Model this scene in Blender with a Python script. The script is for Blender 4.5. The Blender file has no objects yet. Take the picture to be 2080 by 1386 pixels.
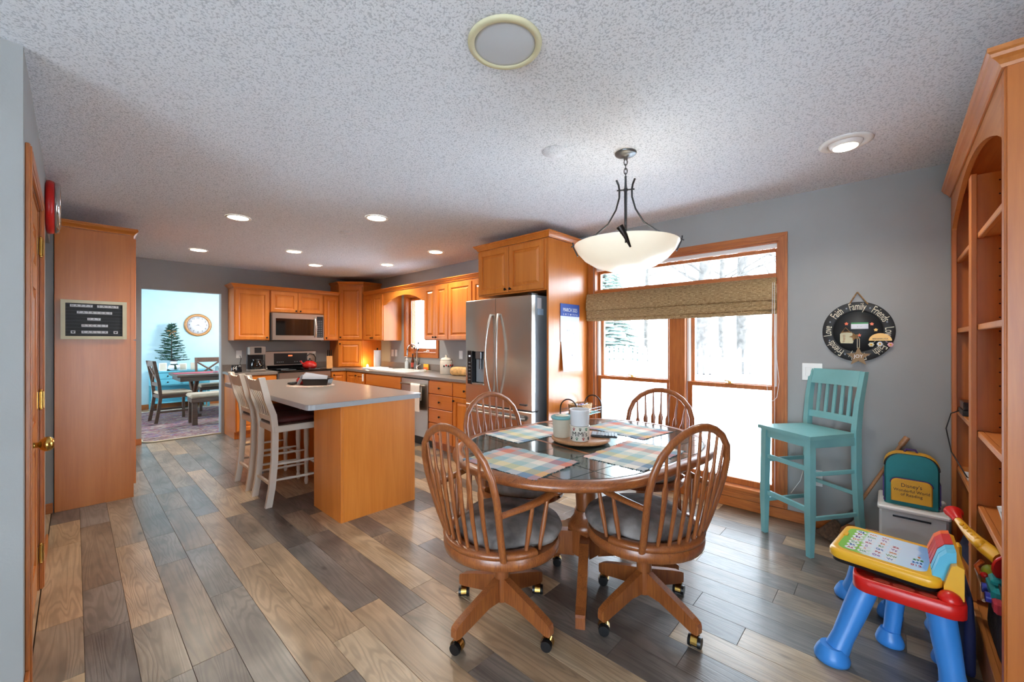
import bpy, math, random
from mathutils import Vector, Matrix, Euler
random.seed(7)
PI = math.pi
sc = bpy.context.scene
COL = sc.collection

# ------------------------------------------------------------------ camera, world, sun, exposure
cam_d = bpy.data.cameras.new('camera'); cam = bpy.data.objects.new('camera', cam_d); COL.objects.link(cam)
cam_d.sensor_width = 36; cam_d.lens = 827.9 / 2080 * 36; cam_d.shift_y = 1.5 / 2080
cam_d.clip_start = .02; cam_d.clip_end = 200
cam.location = (0, 0, 1.35); cam.rotation_euler = (PI / 2, 0, -0.821)
sc.camera = cam
sc.view_settings.view_transform = 'Standard'; sc.view_settings.look = 'None'
sc.view_settings.gamma = 1; sc.view_settings.use_curve_mapping = False
sc.view_settings.exposure = 1.75
w = bpy.data.worlds.new('world'); sc.world = w; w.use_nodes = True
w.node_tree.nodes['Background'].inputs[0].default_value = (.78, .90, 1, 1)
w.node_tree.nodes['Background'].inputs[1].default_value = 5.0
sun_d = bpy.data.lights.new('sun', 'SUN'); sun = bpy.data.objects.new('sun', sun_d); COL.objects.link(sun)
sun_d.energy = 5; sun_d.angle = .01; sun_d.color = (1, .93, .8)
sun.rotation_euler = Vector((-.11, .9, -.5)).to_track_quat('-Z', 'Y').to_euler()
cy = sc.cycles
try:
    cy.max_bounces = 8; cy.diffuse_bounces = 5; cy.glossy_bounces = 4; cy.transparent_max_bounces = 12
    cy.sample_clamp_indirect = 6; cy.use_denoising = True; cy.caustics_reflective = False; cy.caustics_refractive = False
except Exception:
    pass
def portal(loc, rot, sx, sy):
    d = bpy.data.lights.new('window_portal', 'AREA'); d.shape = 'RECTANGLE'; d.size = sx; d.size_y = sy
    d.cycles.is_portal = True
    o = bpy.data.objects.new('window_portal', d); COL.objects.link(o); o.location = loc; o.rotation_euler = rot
portal((3.86, 1.45, 1.15), (0, PI / 2, 0), 2.1, 1.8)
portal((3.86, 5.35, 1.62), (0, PI / 2, 0), .9, .85)
portal((-4.1, -1.2, 1.25), (0, -PI / 2, 0), 2.2, 3.6)
portal((.1, -4.6, 1.15), (PI / 2, 0, 0), 1.6, 2.1)
portal((-1.1, 9.3, 1.35), (0, -PI / 2, 0), 1.8, 2.2)

# ------------------------------------------------------------------ helpers
def hexc(h, a=1.0):
    h = h.lstrip('#'); out = []
    for i in (0, 2, 4):
        c = int(h[i:i + 2], 16) / 255
        out.append(c / 12.92 if c <= .04045 else ((c + .055) / 1.055) ** 2.4)
    return tuple(out) + (a,)
class MB:
    def __init__(s): s.v = []; s.f = []; s.s = []
    def add(s, vs, fs, sm=False):
        n = len(s.v); s.v += [tuple(p) for p in vs]
        s.f += [tuple(i + n for i in f) for f in fs]; s.s += [sm] * len(fs); return s
    def box(s, x0, y0, z0, x1, y1, z1, c=0):
        if x0 > x1: x0, x1 = x1, x0
        if y0 > y1: y0, y1 = y1, y0
        if z0 > z1: z0, z1 = z1, z0
        if c <= 0:
            v = [(x, y, z) for x in (x0, x1) for y in (y0, y1) for z in (z0, z1)]
            return s.add(v, [(0, 1, 3, 2), (4, 6, 7, 5), (0, 4, 5, 1), (2, 3, 7, 6), (0, 2, 6, 4), (1, 5, 7, 3)])
        c = min(c, (x1 - x0) * .45, (y1 - y0) * .45, (z1 - z0) * .45)
        v = []
        for ix, x in enumerate((x0, x1)):
            for iy, y in enumerate((y0, y1)):
                for iz, z in enumerate((z0, z1)):
                    dx = c if ix == 0 else -c; dy = c if iy == 0 else -c; dz = c if iz == 0 else -c
                    v += [(x, y + dy, z + dz), (x + dx, y, z + dz), (x + dx, y + dy, z)]
        def I(ix, iy, iz, k): return (ix * 4 + iy * 2 + iz) * 3 + k
        f = [(I(0,0,0,0), I(0,0,1,0), I(0,1,1,0), I(0,1,0,0)), (I(1,0,0,0), I(1,1,0,0), I(1,1,1,0), I(1,0,1,0)),
             (I(0,0,0,1), I(1,0,0,1), I(1,0,1,1), I(0,0,1,1)), (I(0,1,0,1), I(0,1,1,1), I(1,1,1,1), I(1,1,0,1)),
             (I(0,0,0,2), I(0,1,0,2), I(1,1,0,2), I(1,0,0,2)), (I(0,0,1,2), I(1,0,1,2), I(1,1,1,2), I(0,1,1,2))]
        for a in (0, 1):
            for b in (0, 1):
                f.append((I(a,b,0,0), I(a,b,1,0), I(a,b,1,1), I(a,b,0,1)))
                f.append((I(a,0,b,0), I(a,1,b,0), I(a,1,b,2), I(a,0,b,2)))
                f.append((I(0,a,b,1), I(1,a,b,1), I(1,a,b,2), I(0,a,b,2)))
        for a in (0, 1):
            for b in (0, 1):
                for d in (0, 1): f.append((I(a,b,d,0), I(a,b,d,1), I(a,b,d,2)))
        return s.add(v, f)
    def rings(s, rs, closed=True, caps=True, loop=False, sm=True):
        n = len(rs[0]); v = [p for r in rs for p in r]; f = []
        m = len(rs)
        for i in range(m if loop else m - 1):
            for j in range(n if closed else n - 1):
                a = i * n + j; b = i * n + (j + 1) % n; i2 = (i + 1) % m
                f.append((a, b, i2 * n + (j + 1) % n, i2 * n + j))
        s.add(v, f, sm)
        if caps and not loop:
            s.add(rs[0], [tuple(reversed(range(n)))]); s.add(rs[-1], [tuple(range(n))])
        return s
    def tube(s, pts, r, n=8, loop=False, up=None, caps=True):
        pts = [Vector(p) for p in pts]; m = len(pts); rs = []
        if not isinstance(r, (list, tuple)): r = [r] * m
        prev = None
        for i, p in enumerate(pts):
            a = pts[i - 1] if (i > 0 or loop) else p; b = pts[(i + 1) % m] if (i < m - 1 or loop) else p
            t = (b - a).normalized() if (b - a).length > 1e-9 else Vector((0, 0, 1))
            if up is not None: u = Vector(up)
            elif prev is not None: u = prev
            else: u = Vector((0, 0, 1)) if abs(t.z) < .9 else Vector((1, 0, 0))
            u = u - t * u.dot(t)
            if u.length < 1e-6: u = t.orthogonal()
            u.normalize(); prev = u; q = t.cross(u)
            ri = r[i]
            if not isinstance(ri, (list, tuple)): ri = (ri, ri)
            rs.append([p + u * (math.cos(2 * PI * k / n) * ri[0]) + q * (math.sin(2 * PI * k / n) * ri[1]) for k in range(n)])
        return s.rings(rs, caps=caps, loop=loop)
    def cyl(s, p0, p1, r0, r1=None, n=16, sm=True):
        return s.tube([p0, p1], [r0, r0 if r1 is None else r1], n)
    def lathe(s, prof, c=(0, 0, 0), n=24, sm=True, caps=True, sx=1, sy=1):
        rs = [[(c[0] + sx * r * math.cos(2 * PI * k / n), c[1] + sy * r * math.sin(2 * PI * k / n), c[2] + z) for k in range(n)] for r, z in prof]
        return s.rings(rs, caps=caps, sm=sm)
    def prism(s, poly, lo, hi, ax='z', sm=False):
        def P(a, b, h):
            return (a, b, h) if ax == 'z' else ((a, h, b) if ax == 'y' else (h, a, b))
        return s.rings([[P(a, b, lo) for a, b in poly], [P(a, b, hi) for a, b in poly]], sm=sm)
    def ball(s, c, r, n=16, m=10):
        if not isinstance(r, (list, tuple)): r = (r, r, r)
        rs = []
        for i in range(1, m):
            t = PI * i / m
            rs.append([(c[0] + r[0] * math.sin(t) * math.cos(2 * PI * k / n), c[1] + r[1] * math.sin(t) * math.sin(2 * PI * k / n), c[2] - r[2] * math.cos(t)) for k in range(n)])
        n0 = len(s.v); s.rings(rs, caps=False)
        s.add([(c[0], c[1], c[2] - r[2])] + rs[0], [(0, 1 + (k + 1) % n, 1 + k) for k in range(n)], True)
        s.add([(c[0], c[1], c[2] + r[2])] + rs[-1], [(0, 1 + k, 1 + (k + 1) % n) for k in range(n)], True)
        return s
    def quad(s, a, b, c, d): return s.add([a, b, c, d], [(0, 1, 2, 3)])
    def xf(s, M):
        s.v = [tuple(M @ Vector(p)) for p in s.v]; return s
    def mesh(s, name):
        m = bpy.data.meshes.new(name); m.from_pydata(s.v, [], s.f)
        m.polygons.foreach_set('use_smooth', s.s); m.update(); return m
    def build(s, name, mat, parent=None, loc=(0, 0, 0), rot=(0, 0, 0), label=None, kind=None):
        return link(name, s.mesh(name), mat, parent, loc, rot, label, kind)
def link(name, mesh, mat, parent=None, loc=(0, 0, 0), rot=(0, 0, 0), label=None, kind=None):
    o = bpy.data.objects.new(name, mesh); COL.objects.link(o)
    if mat is not None and not mesh.materials: mesh.materials.append(mat)
    o.parent = parent; o.location = loc; o.rotation_euler = rot
    if label: o['label'] = label
    if kind: o['kind'] = kind
    return o
def tag(o, label, cat, group=None, kind=None):
    if label: o['label'] = label
    if cat: o['category'] = cat
    if group: o['group'] = group
    if kind: o['kind'] = kind
    return o
def thing(name, label, cat, loc=(0, 0, 0), rz=0, group=None):
    o = bpy.data.objects.new(name, None); COL.objects.link(o); o.empty_display_size = .05
    o.location = loc; o.rotation_euler = (0, 0, rz) if not isinstance(rz, tuple) else rz
    return tag(o, label, cat, group)
def struct(name, loc=(0, 0, 0), rz=0):
    o = bpy.data.objects.new(name, None); COL.objects.link(o); o.location = loc; o.rotation_euler = (0, 0, rz); o['kind'] = 'structure'; return o
def dup(o, loc=None, rz=None, label=None, parent=None):
    c = o.copy(); COL.objects.link(c); c.parent = parent
    for ch in list(o.children): dup(ch, parent=c)
    if loc is not None: c.location = loc
    if rz is not None: c.rotation_euler = (0, 0, rz) if not isinstance(rz, tuple) else rz
    if label: c['label'] = label
    return c
def text(name, s, size, mat, parent, loc, rot, sx=1.0, align='CENTER', ext=.0006, bend=None, label=None, spacing=1.0):
    cu = bpy.data.curves.new(name, 'FONT'); cu.body = s; cu.size = size; cu.align_x = align; cu.align_y = 'CENTER'
    cu.extrude = ext; cu.resolution_u = 3; cu.space_character = spacing
    tmp = bpy.data.objects.new('tmp_text', cu)
    m = bpy.data.meshes.new_from_object(tmp); bpy.data.objects.remove(tmp); m.name = name
    for v in m.vertices:
        v.co.x *= sx
        if bend:
            R, a0 = bend
            a = a0 - v.co.x / R; rr = R + v.co.y
            v.co.x, v.co.y = rr * math.cos(a), rr * math.sin(a)
    m.materials.clear()
    return link(name, m, mat, parent, loc, rot, label)

# ------------------------------------------------------------------ materials
MATS = {}
def newmat(name):
    m = bpy.data.materials.new(name); m.use_nodes = True
    nt = m.node_tree; return m, nt, nt.nodes['Principled BSDF']
def N(nt, t, **kw):
    n = nt.nodes.new(t)
    for k, v in kw.items():
        if k in ('inp',):
            for i, val in v.items(): n.inputs[i].default_value = val
        else: setattr(n, k, v)
    return n
def ramp(nt, stops, interp='LINEAR'):
    r = nt.nodes.new('ShaderNodeValToRGB'); r.color_ramp.interpolation = interp; e = r.color_ramp.elements
    while len(e) < len(stops): e.new(.5)
    for i, (p, c) in enumerate(stops): e[i].position = p; e[i].color = hexc(c) if isinstance(c, str) else c
    return r
def plain(name, col, rough=.5, metal=0, spec=.5, emit=None, es=0, coat=0, var=.06, scale=8, bump=0, bscale=200, sub=0):
    if name in MATS: return MATS[name]
    m, nt, b = newmat(name); c = hexc(col)
    b.inputs['Roughness'].default_value = rough; b.inputs['Metallic'].default_value = metal
    b.inputs['Specular IOR Level'].default_value = spec; b.inputs['Coat Weight'].default_value = coat
    tc = N(nt, 'ShaderNodeTexCoord')
    if var > 0:
        nz = N(nt, 'ShaderNodeTexNoise', inp={'Scale': scale, 'Detail': 4.0})
        nt.links.new(tc.outputs['Object'], nz.inputs['Vector'])
        lo = tuple(x * (1 - var * 1.5) for x in c[:3]) + (1,); hi = tuple(min(1, x * (1 + var * 1.5)) for x in c[:3]) + (1,)
        r = ramp(nt, [(.3, lo), (.7, hi)]); nt.links.new(nz.outputs['Fac'], r.inputs[0]); nt.links.new(r.outputs[0], b.inputs['Base Color'])
    else: b.inputs['Base Color'].default_value = c
    if bump > 0:
        n2 = N(nt, 'ShaderNodeTexNoise', inp={'Scale': bscale, 'Detail': 3.0}); nt.links.new(tc.outputs['Object'], n2.inputs['Vector'])
        bp = N(nt, 'ShaderNodeBump', inp={'Strength': bump, 'Distance': .01}); nt.links.new(n2.outputs['Fac'], bp.inputs['Height']); nt.links.new(bp.outputs[0], b.inputs['Normal'])
    if emit: b.inputs['Emission Color'].default_value = hexc(emit); b.inputs['Emission Strength'].default_value = es
    MATS[name] = m; return m
def wood(name, c0, c1, c2, axis='z', rough=.35, scale=1.0, coat=.2, grain=.5, bump=.05):
    if name in MATS: return MATS[name]
    m, nt, b = newmat(name); tc = N(nt, 'ShaderNodeTexCoord'); mp = N(nt, 'ShaderNodeMapping')
    s = [14 * scale] * 3; s['xyz'.index(axis)] = 1.3 * scale; mp.inputs['Scale'].default_value = s
    nt.links.new(tc.outputs['Object'], mp.inputs['Vector'])
    nz = N(nt, 'ShaderNodeTexNoise', inp={'Scale': 1.6, 'Detail': 6.0, 'Roughness': .6, 'Distortion': .6}); nt.links.new(mp.outputs[0], nz.inputs['Vector'])
    mp2 = N(nt, 'ShaderNodeMapping'); s2 = [60 * scale] * 3; s2['xyz'.index(axis)] = 3 * scale; mp2.inputs['Scale'].default_value = s2
    nt.links.new(tc.outputs['Object'], mp2.inputs['Vector'])
    fi = N(nt, 'ShaderNodeTexNoise', inp={'Scale': 2.5, 'Detail': 3.0}); nt.links.new(mp2.outputs[0], fi.inputs['Vector'])
    mx = N(nt, 'ShaderNodeMix'); mx.data_type = 'FLOAT'; mx.inputs[0].default_value = grain
    nt.links.new(nz.outputs['Fac'], mx.inputs[2]); nt.links.new(fi.outputs['Fac'], mx.inputs[3])
    r = ramp(nt, [(.33, c2), (.5, c1), (.66, c0)]); nt.links.new(mx.outputs[0], r.inputs[0]); nt.links.new(r.outputs[0], b.inputs['Base Color'])
    b.inputs['Roughness'].default_value = rough; b.inputs['Coat Weight'].default_value = coat; b.inputs['Coat Roughness'].default_value = .25
    bp = N(nt, 'ShaderNodeBump', inp={'Strength': bump, 'Distance': .004}); nt.links.new(fi.outputs['Fac'], bp.inputs['Height']); nt.links.new(bp.outputs[0], b.inputs['Normal'])
    MATS[name] = m; return m
M_cab = wood('honey_maple', '#d38033', '#ca752a', '#be6920', rough=.32, grain=.3, scale=.4)
M_cabx = wood('honey_maple_across', '#d38033', '#ca752a', '#be6920', axis='x', rough=.32, grain=.3, scale=.4)
M_caby = wood('honey_maple_along', '#d38033', '#ca752a', '#be6920', axis='y', rough=.32, grain=.3, scale=.4)
M_book = wood('bookcase_maple', '#cc782c', '#c16c24', '#b25e1c', rough=.45, grain=.3, scale=.5)
M_bookx = wood('bookcase_maple_across', '#d48a46', '#ca7c3a', '#b86c2e', axis='x', rough=.45, grain=.3, scale=.5)
M_oakdoor = wood('oak_door', '#d28840', '#c37632', '#a85f26', rough=.4, grain=.6)
M_trimy = wood('oak_trim_along', '#bd7030', '#ae6228', '#965120', axis='y', rough=.4, grain=.6)
M_trimx = wood('oak_trim_across', '#bd7030', '#ae6228', '#965120', axis='x', rough=.4, grain=.6)
M_trimz = wood('oak_trim_upright', '#bd7030', '#ae6228', '#965120', axis='z', rough=.4, grain=.6)
M_chair = wood('chair_oak', '#a8642f', '#93532a', '#78411f', rough=.3, coat=.4, grain=.6, scale=1.5)
M_chairx = wood('chair_oak_across', '#a8642f', '#93532a', '#78411f', axis='x', rough=.3, coat=.4, grain=.6, scale=1.5)
M_wall = plain('gray_wall_paint', '#9c9d9c', .7, var=.02, scale=3, bump=.05, bscale=120, spec=.3)
M_dwall = plain('pale_blue_wall_paint', '#bcd9df', .7, var=.02, spec=.3)
M_white = plain('white_paint', '#e8e6e0', .4, var=.02)
M_whitepl = plain('white_plastic', '#e9e9e6', .35, var=.01)
M_counter = plain('taupe_laminate', '#7f7670', .28, var=.05, scale=60, coat=.1)
M_counter_edge = plain('gray_laminate_edge', '#979696', .35, var=.03)
M_black = plain('black_plastic', '#141416', .35, var=.0)
M_bglass = plain('black_glass', '#0a0a0c', .06, var=.0, coat=.5)
M_knob = plain('dark_bronze', '#2a2320', .35, metal=.8, var=.05)
M_brass = plain('brass', '#c9a257', .22, metal=1, var=.05)
M_iron = plain('dark_iron', '#3c3d3f', .4, metal=.7, var=.05)
M_pewter = plain('pewter', '#74777a', .35, metal=.8, var=.05)
M_chrome = plain('chrome', '#d0d0d0', .1, metal=1, var=0)
def steel(name, col, rough=.28, wav=.25, axis='z', metal=.95):
    m, nt, b = newmat(name); tc = N(nt, 'ShaderNodeTexCoord'); mp = N(nt, 'ShaderNodeMapping'); s = [400, 400, 400]; s['xyz'.index(axis)] = 4
    mp.inputs['Scale'].default_value = s; nt.links.new(tc.outputs['Object'], mp.inputs['Vector'])
    nz = N(nt, 'ShaderNodeTexNoise', inp={'Scale': 1.0, 'Detail': 2.0}); nt.links.new(mp.outputs[0], nz.inputs['Vector'])
    b1 = N(nt, 'ShaderNodeBump', inp={'Strength': .05, 'Distance': .001}); nt.links.new(nz.outputs['Fac'], b1.inputs['Height'])
    n2 = N(nt, 'ShaderNodeTexNoise', inp={'Scale': 2.2, 'Detail': 1.0}); nt.links.new(tc.outputs['Object'], n2.inputs['Vector'])
    b2 = N(nt, 'ShaderNodeBump', inp={'Strength': wav, 'Distance': .05}); nt.links.new(n2.outputs['Fac'], b2.inputs['Height']); nt.links.new(b1.outputs[0], b2.inputs['Normal'])
    nt.links.new(b2.outputs[0], b.inputs['Normal'])
    b.inputs['Base Color'].default_value = hexc(col); b.inputs['Metallic'].default_value = metal; b.inputs['Roughness'].default_value = rough
    MATS[name] = m; return m
M_steel = steel('brushed_steel', '#d6d0c8', .27, .45)
M_steelx = steel('brushed_steel_across', '#bcb6ae', .28, .1, axis='x')
M_sideg = plain('gray_fridge_side', '#8b949c', .45, metal=.3, var=.03)
def glassmat(name, tint='#ffffff', gl=.06):
    m, nt, b = newmat(name); out = nt.nodes['Material Output']
    t = N(nt, 'ShaderNodeBsdfTransparent'); t.inputs[0].default_value = hexc(tint); g = N(nt, 'ShaderNodeBsdfGlossy'); g.inputs['Roughness'].default_value = .02
    fr = N(nt, 'ShaderNodeLayerWeight', inp={'Blend': .25}); mul = N(nt, 'ShaderNodeMath', operation='MULTIPLY'); mul.inputs[1].default_value = .5
    ad = N(nt, 'ShaderNodeMath', operation='ADD'); ad.inputs[1].default_value = gl
    mx = N(nt, 'ShaderNodeMixShader'); nt.links.new(fr.outputs['Fresnel'], mul.inputs[0]); nt.links.new(mul.outputs[0], ad.inputs[0]); nt.links.new(ad.outputs[0], mx.inputs[0])
    nt.links.new(t.outputs[0], mx.inputs[1]); nt.links.new(g.outputs[0], mx.inputs[2]); nt.links.new(mx.outputs[0], out.inputs[0]); MATS[name] = m; return m
M_glass = glassmat('window_glass', '#fbfdff', .02)
M_cglass = glassmat('clear_glass', '#dfe6e8', .1)
def popcorn():
    m, nt, b = newmat('popcorn_ceiling'); tc = N(nt, 'ShaderNodeTexCoord')
    a = N(nt, 'ShaderNodeTexNoise', inp={'Scale': 120.0, 'Detail': 2.0, 'Roughness': .6}); nt.links.new(tc.outputs['Object'], a.inputs['Vector'])
    v = N(nt, 'ShaderNodeTexVoronoi', inp={'Scale': 130.0}); nt.links.new(tc.outputs['Object'], v.inputs['Vector'])
    mx = N(nt, 'ShaderNodeMath', operation='SUBTRACT'); nt.links.new(a.outputs['Fac'], mx.inputs[0])
    ml = N(nt, 'ShaderNodeMath', operation='MULTIPLY'); ml.inputs[1].default_value = .45; nt.links.new(v.outputs['Distance'], ml.inputs[0]); nt.links.new(ml.outputs[0], mx.inputs[1])
    r = ramp(nt, [(.12, '#c4ccd6'), (.24, '#e6ecf4')]); nt.links.new(mx.outputs[0], r.inputs[0]); nt.links.new(r.outputs[0], b.inputs['Base Color'])  # pits tinted darker: the texture's tiny shadows are put into the colour
    bp = N(nt, 'ShaderNodeBump', inp={'Strength': .35, 'Distance': .008}); nt.links.new(mx.outputs[0], bp.inputs['Height']); nt.links.new(bp.outputs[0], b.inputs['Normal'])
    b.inputs['Roughness'].default_value = .9; b.inputs['Specular IOR Level'].default_value = .2; return m
M_ceil = popcorn()
def plankmat():
    m, nt, b = newmat('laminate_plank'); tc = N(nt, 'ShaderNodeTexCoord'); oi = N(nt, 'ShaderNodeObjectInfo'); L = nt.links.new
    off = N(nt, 'ShaderNodeVectorMath', operation='MULTIPLY_ADD'); cmb = N(nt, 'ShaderNodeCombineXYZ'); L(oi.outputs['Random'], cmb.inputs[0]); L(oi.outputs['Random'], cmb.inputs[1]); L(oi.outputs['Random'], cmb.inputs[2])
    L(cmb.outputs[0], off.inputs[0]); off.inputs[1].default_value = (37, 91, 13); L(tc.outputs['Object'], off.inputs[2])
    # broad figure
    mp = N(nt, 'ShaderNodeMapping'); mp.inputs['Scale'].default_value = (8, .75, 8); L(off.outputs[0], mp.inputs['Vector'])
    n1 = N(nt, 'ShaderNodeTexNoise', inp={'Scale': 1.0, 'Detail': 2.0, 'Distortion': .8}); L(mp.outputs[0], n1.inputs['Vector'])
    # cathedral rings: bands from the noise value
    w1 = N(nt, 'ShaderNodeMath', operation='MULTIPLY'); w1.inputs[1].default_value = 95; L(n1.outputs['Fac'], w1.inputs[0])
    w2 = N(nt, 'ShaderNodeMath', operation='SINE'); L(w1.outputs[0], w2.inputs[0])
    w3 = N(nt, 'ShaderNodeMapRange', inp={1: -1.0, 2: .2, 3: 0.0, 4: 1.0}); L(w2.outputs[0], w3.inputs[0])
    mp2 = N(nt, 'ShaderNodeMapping'); mp2.inputs['Scale'].default_value = (150, 7, 10); L(off.outputs[0], mp2.inputs['Vector'])
    n2 = N(nt, 'ShaderNodeTexNoise', inp={'Scale': 1.0, 'Detail': 5.0}); L(mp2.outputs[0], n2.inputs['Vector'])
    # blotches
    mp3 = N(nt, 'ShaderNodeMapping'); mp3.inputs['Scale'].default_value = (5, 2.2, 1); L(off.outputs[0], mp3.inputs['Vector'])
    n3 = N(nt, 'ShaderNodeTexNoise', inp={'Scale': 1.3, 'Detail': 3.0}); L(mp3.outputs[0], n3.inputs['Vector'])
    tone = ramp(nt, [(0, '#9b8a76'), (.16, '#857c72'), (.30, '#b89c7c'), (.42, '#766d65'), (.54, '#857f79'), (.64, '#8d7a67'), (.74, '#c2aa8a'), (.88, '#7c756e')], 'CONSTANT'); L(oi.outputs['Random'], tone.inputs[0])
    tone2 = ramp(nt, [(0, '#7a6c5c'), (.16, '#655e57'), (.30, '#9d8467'), (.42, '#544d47'), (.54, '#6c6863'), (.64, '#6b5c4c'), (.74, '#ab9272'), (.88, '#615b55')], 'CONSTANT'); L(oi.outputs['Random'], tone2.inputs[0])
    bl = ramp(nt, [(.38, (0, 0, 0, 1)), (.62, (1, 1, 1, 1))]); L(n3.outputs['Fac'], bl.inputs[0])
    mxa = N(nt, 'ShaderNodeMix'); mxa.data_type = 'RGBA'; L(bl.outputs[0], mxa.inputs[0]); L(tone.outputs[0], mxa.inputs[6]); L(tone2.outputs[0], mxa.inputs[7])
    gr = N(nt, 'ShaderNodeMath', operation='MULTIPLY'); L(w3.outputs[0], gr.inputs[0]); g2 = N(nt, 'ShaderNodeMapRange', inp={1: .35, 2: .65, 3: .55, 4: 1.0}); L(n2.outputs['Fac'], g2.inputs[0]); L(g2.outputs[0], gr.inputs[1])
    gm = N(nt, 'ShaderNodeMapRange', inp={1: 0.0, 2: 1.0, 3: .74, 4: 1.06}); L(gr.outputs[0], gm.inputs[0])
    mxb = N(nt, 'ShaderNodeVectorMath', operation='SCALE'); L(mxa.outputs[2], mxb.inputs[0]); L(gm.outputs[0], mxb.inputs['Scale'])
    # knots
    mp4 = N(nt, 'ShaderNodeMapping'); mp4.inputs['Scale'].default_value = (5, 2.2, 5); L(off.outputs[0], mp4.inputs['Vector'])
    v = N(nt, 'ShaderNodeTexVoronoi', inp={'Scale': 1.0}); L(mp4.outputs[0], v.inputs['Vector'])
    kr = N(nt, 'ShaderNodeMapRange', inp={1: .02, 2: .09, 3: .35, 4: 1.0}); L(v.outputs['Distance'], kr.inputs[0])
    mxc = N(nt, 'ShaderNodeVectorMath', operation='SCALE'); L(mxb.outputs[0], mxc.inputs[0]); L(kr.outputs[0], mxc.inputs['Scale'])
    L(mxc.outputs[0], b.inputs['Base Color'])
    b.inputs['Roughness'].default_value = .36; b.inputs['Coat Weight'].default_value = .5; b.inputs['Coat Roughness'].default_value = .24
    bp = N(nt, 'ShaderNodeBump', inp={'Strength': .12, 'Distance': .003}); L(gr.outputs[0], bp.inputs['Height']); L(bp.outputs[0], b.inputs['Normal'])
    return m
M_plank = plankmat()
def stripes(name, cols_x, cols_y, sx, sy, rough=.9, ax=(0, 1), bump=.3):
    m, nt, b = newmat(name); L = nt.links.new; tc = N(nt, 'ShaderNodeTexCoord'); se = N(nt, 'ShaderNodeSeparateXYZ'); L(tc.outputs['Object'], se.inputs[0]); rs = []
    for a, cols, s in ((ax[0], cols_x, sx), (ax[1], cols_y, sy)):
        mu = N(nt, 'ShaderNodeMath', operation='MULTIPLY_ADD'); mu.inputs[1].default_value = 1 / s; mu.inputs[2].default_value = 10; L(se.outputs[a], mu.inputs[0])
        fr = N(nt, 'ShaderNodeMath', operation='FRACT'); L(mu.outputs[0], fr.inputs[0])
        r = ramp(nt, [(i / len(cols), c) for i, c in enumerate(cols)], 'CONSTANT'); L(fr.outputs[0], r.inputs[0]); rs.append(r)
    mx = N(nt, 'ShaderNodeMix'); mx.data_type = 'RGBA'; mx.inputs[0].default_value = .5; L(rs[0].outputs[0], mx.inputs[6]); L(rs[1].outputs[0], mx.inputs[7]); L(mx.outputs[2], b.inputs['Base Color'])
    b.inputs['Roughness'].default_value = rough; b.inputs['Specular IOR Level'].default_value = .2
    nz = N(nt, 'ShaderNodeTexNoise', inp={'Scale': 260.0}); L(tc.outputs['Object'], nz.inputs['Vector'])
    bp = N(nt, 'ShaderNodeBump', inp={'Strength': bump, 'Distance': .004}); L(nz.outputs['Fac'], bp.inputs['Height']); L(bp.outputs[0], b.inputs['Normal'])
    MATS[name] = m; return m
M_plaid = stripes('plaid_cotton', ['#f0ebdf', '#e08a7a', '#a3c4cc', '#f4efe4', '#8ba3bb', '#e6d68c', '#b3d2cf'], ['#f2ecdf', '#a5c6cf', '#e59884', '#7d9ab4', '#f4efe4', '#b8d3cf'], .44, .38)
M_cushion = plain('gray_suede_cushion', '#857e7a', .85, var=.38, scale=9, bump=.2, bscale=40, spec=.2)
M_teal = plain('teal_paint', '#74adae', .42, var=.06, scale=5)
M_stool = plain('cream_paint', '#e0d6c8', .45, var=.03)
M_maroon = plain('maroon_cushion', '#4b1a17', .6, var=.15)
M_red = plain('red_plastic', '#d0201c', .3, var=.02); M_yellow = plain('yellow_plastic', '#eab02a', .32, var=.02)
M_blue = plain('blue_plastic', '#3a86d4', .35, var=.02); M_skyblue = plain('sky_blue_plastic', '#58b5d6', .35, var=.02)
M_green = plain('green_plastic', '#2f8a3c', .4, var=.05); M_orange = plain('orange_plastic', '#ee6a28', .35, var=.02)
M_tile = plain('dark_slate_tile', '#3f4a46', .16, var=.3, scale=14, coat=.4)
M_grout = plain('gray_grout', '#b4b9b4', .8)
M_paper = plain('white_paper', '#dcdfe5', .7, var=.01); M_navy = plain('navy_print', '#2c4fa0', .5, var=.02)
M_rope = plain('brown_rope', '#8a6a45', .9, var=.2, scale=80)
M_slate = plain('chalkboard_black', '#2b2e31', .6, var=.1)
M_cream = plain('cream_lettering', '#d9d3bb', .6, var=0)
M_darkwood = wood('dark_dining_wood', '#6a4a34', '#54392a', '#3d2a20', axis='x', rough=.4)
M_beige = plain('beige_upholstery', '#b9a68f', .9, var=.08)
M_dblue = plain('turquoise_paint', '#62b3c4', .45, var=.04)
M_light = wood('lazy_susan_wood', '#c08d62', '#b07c52', '#9a6a44', axis='x', rough=.4)
M_snow = plain('snow', '#f2f5fa', .9, var=.02)
M_fence = plain('white_fence', '#d9dde0', .8, var=.03)
M_bark = plain('gray_bark', '#4a4642', .9, var=.3, scale=6)
M_needle = plain('evergreen_needles', '#b3c0b9', .9, var=.3)

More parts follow.
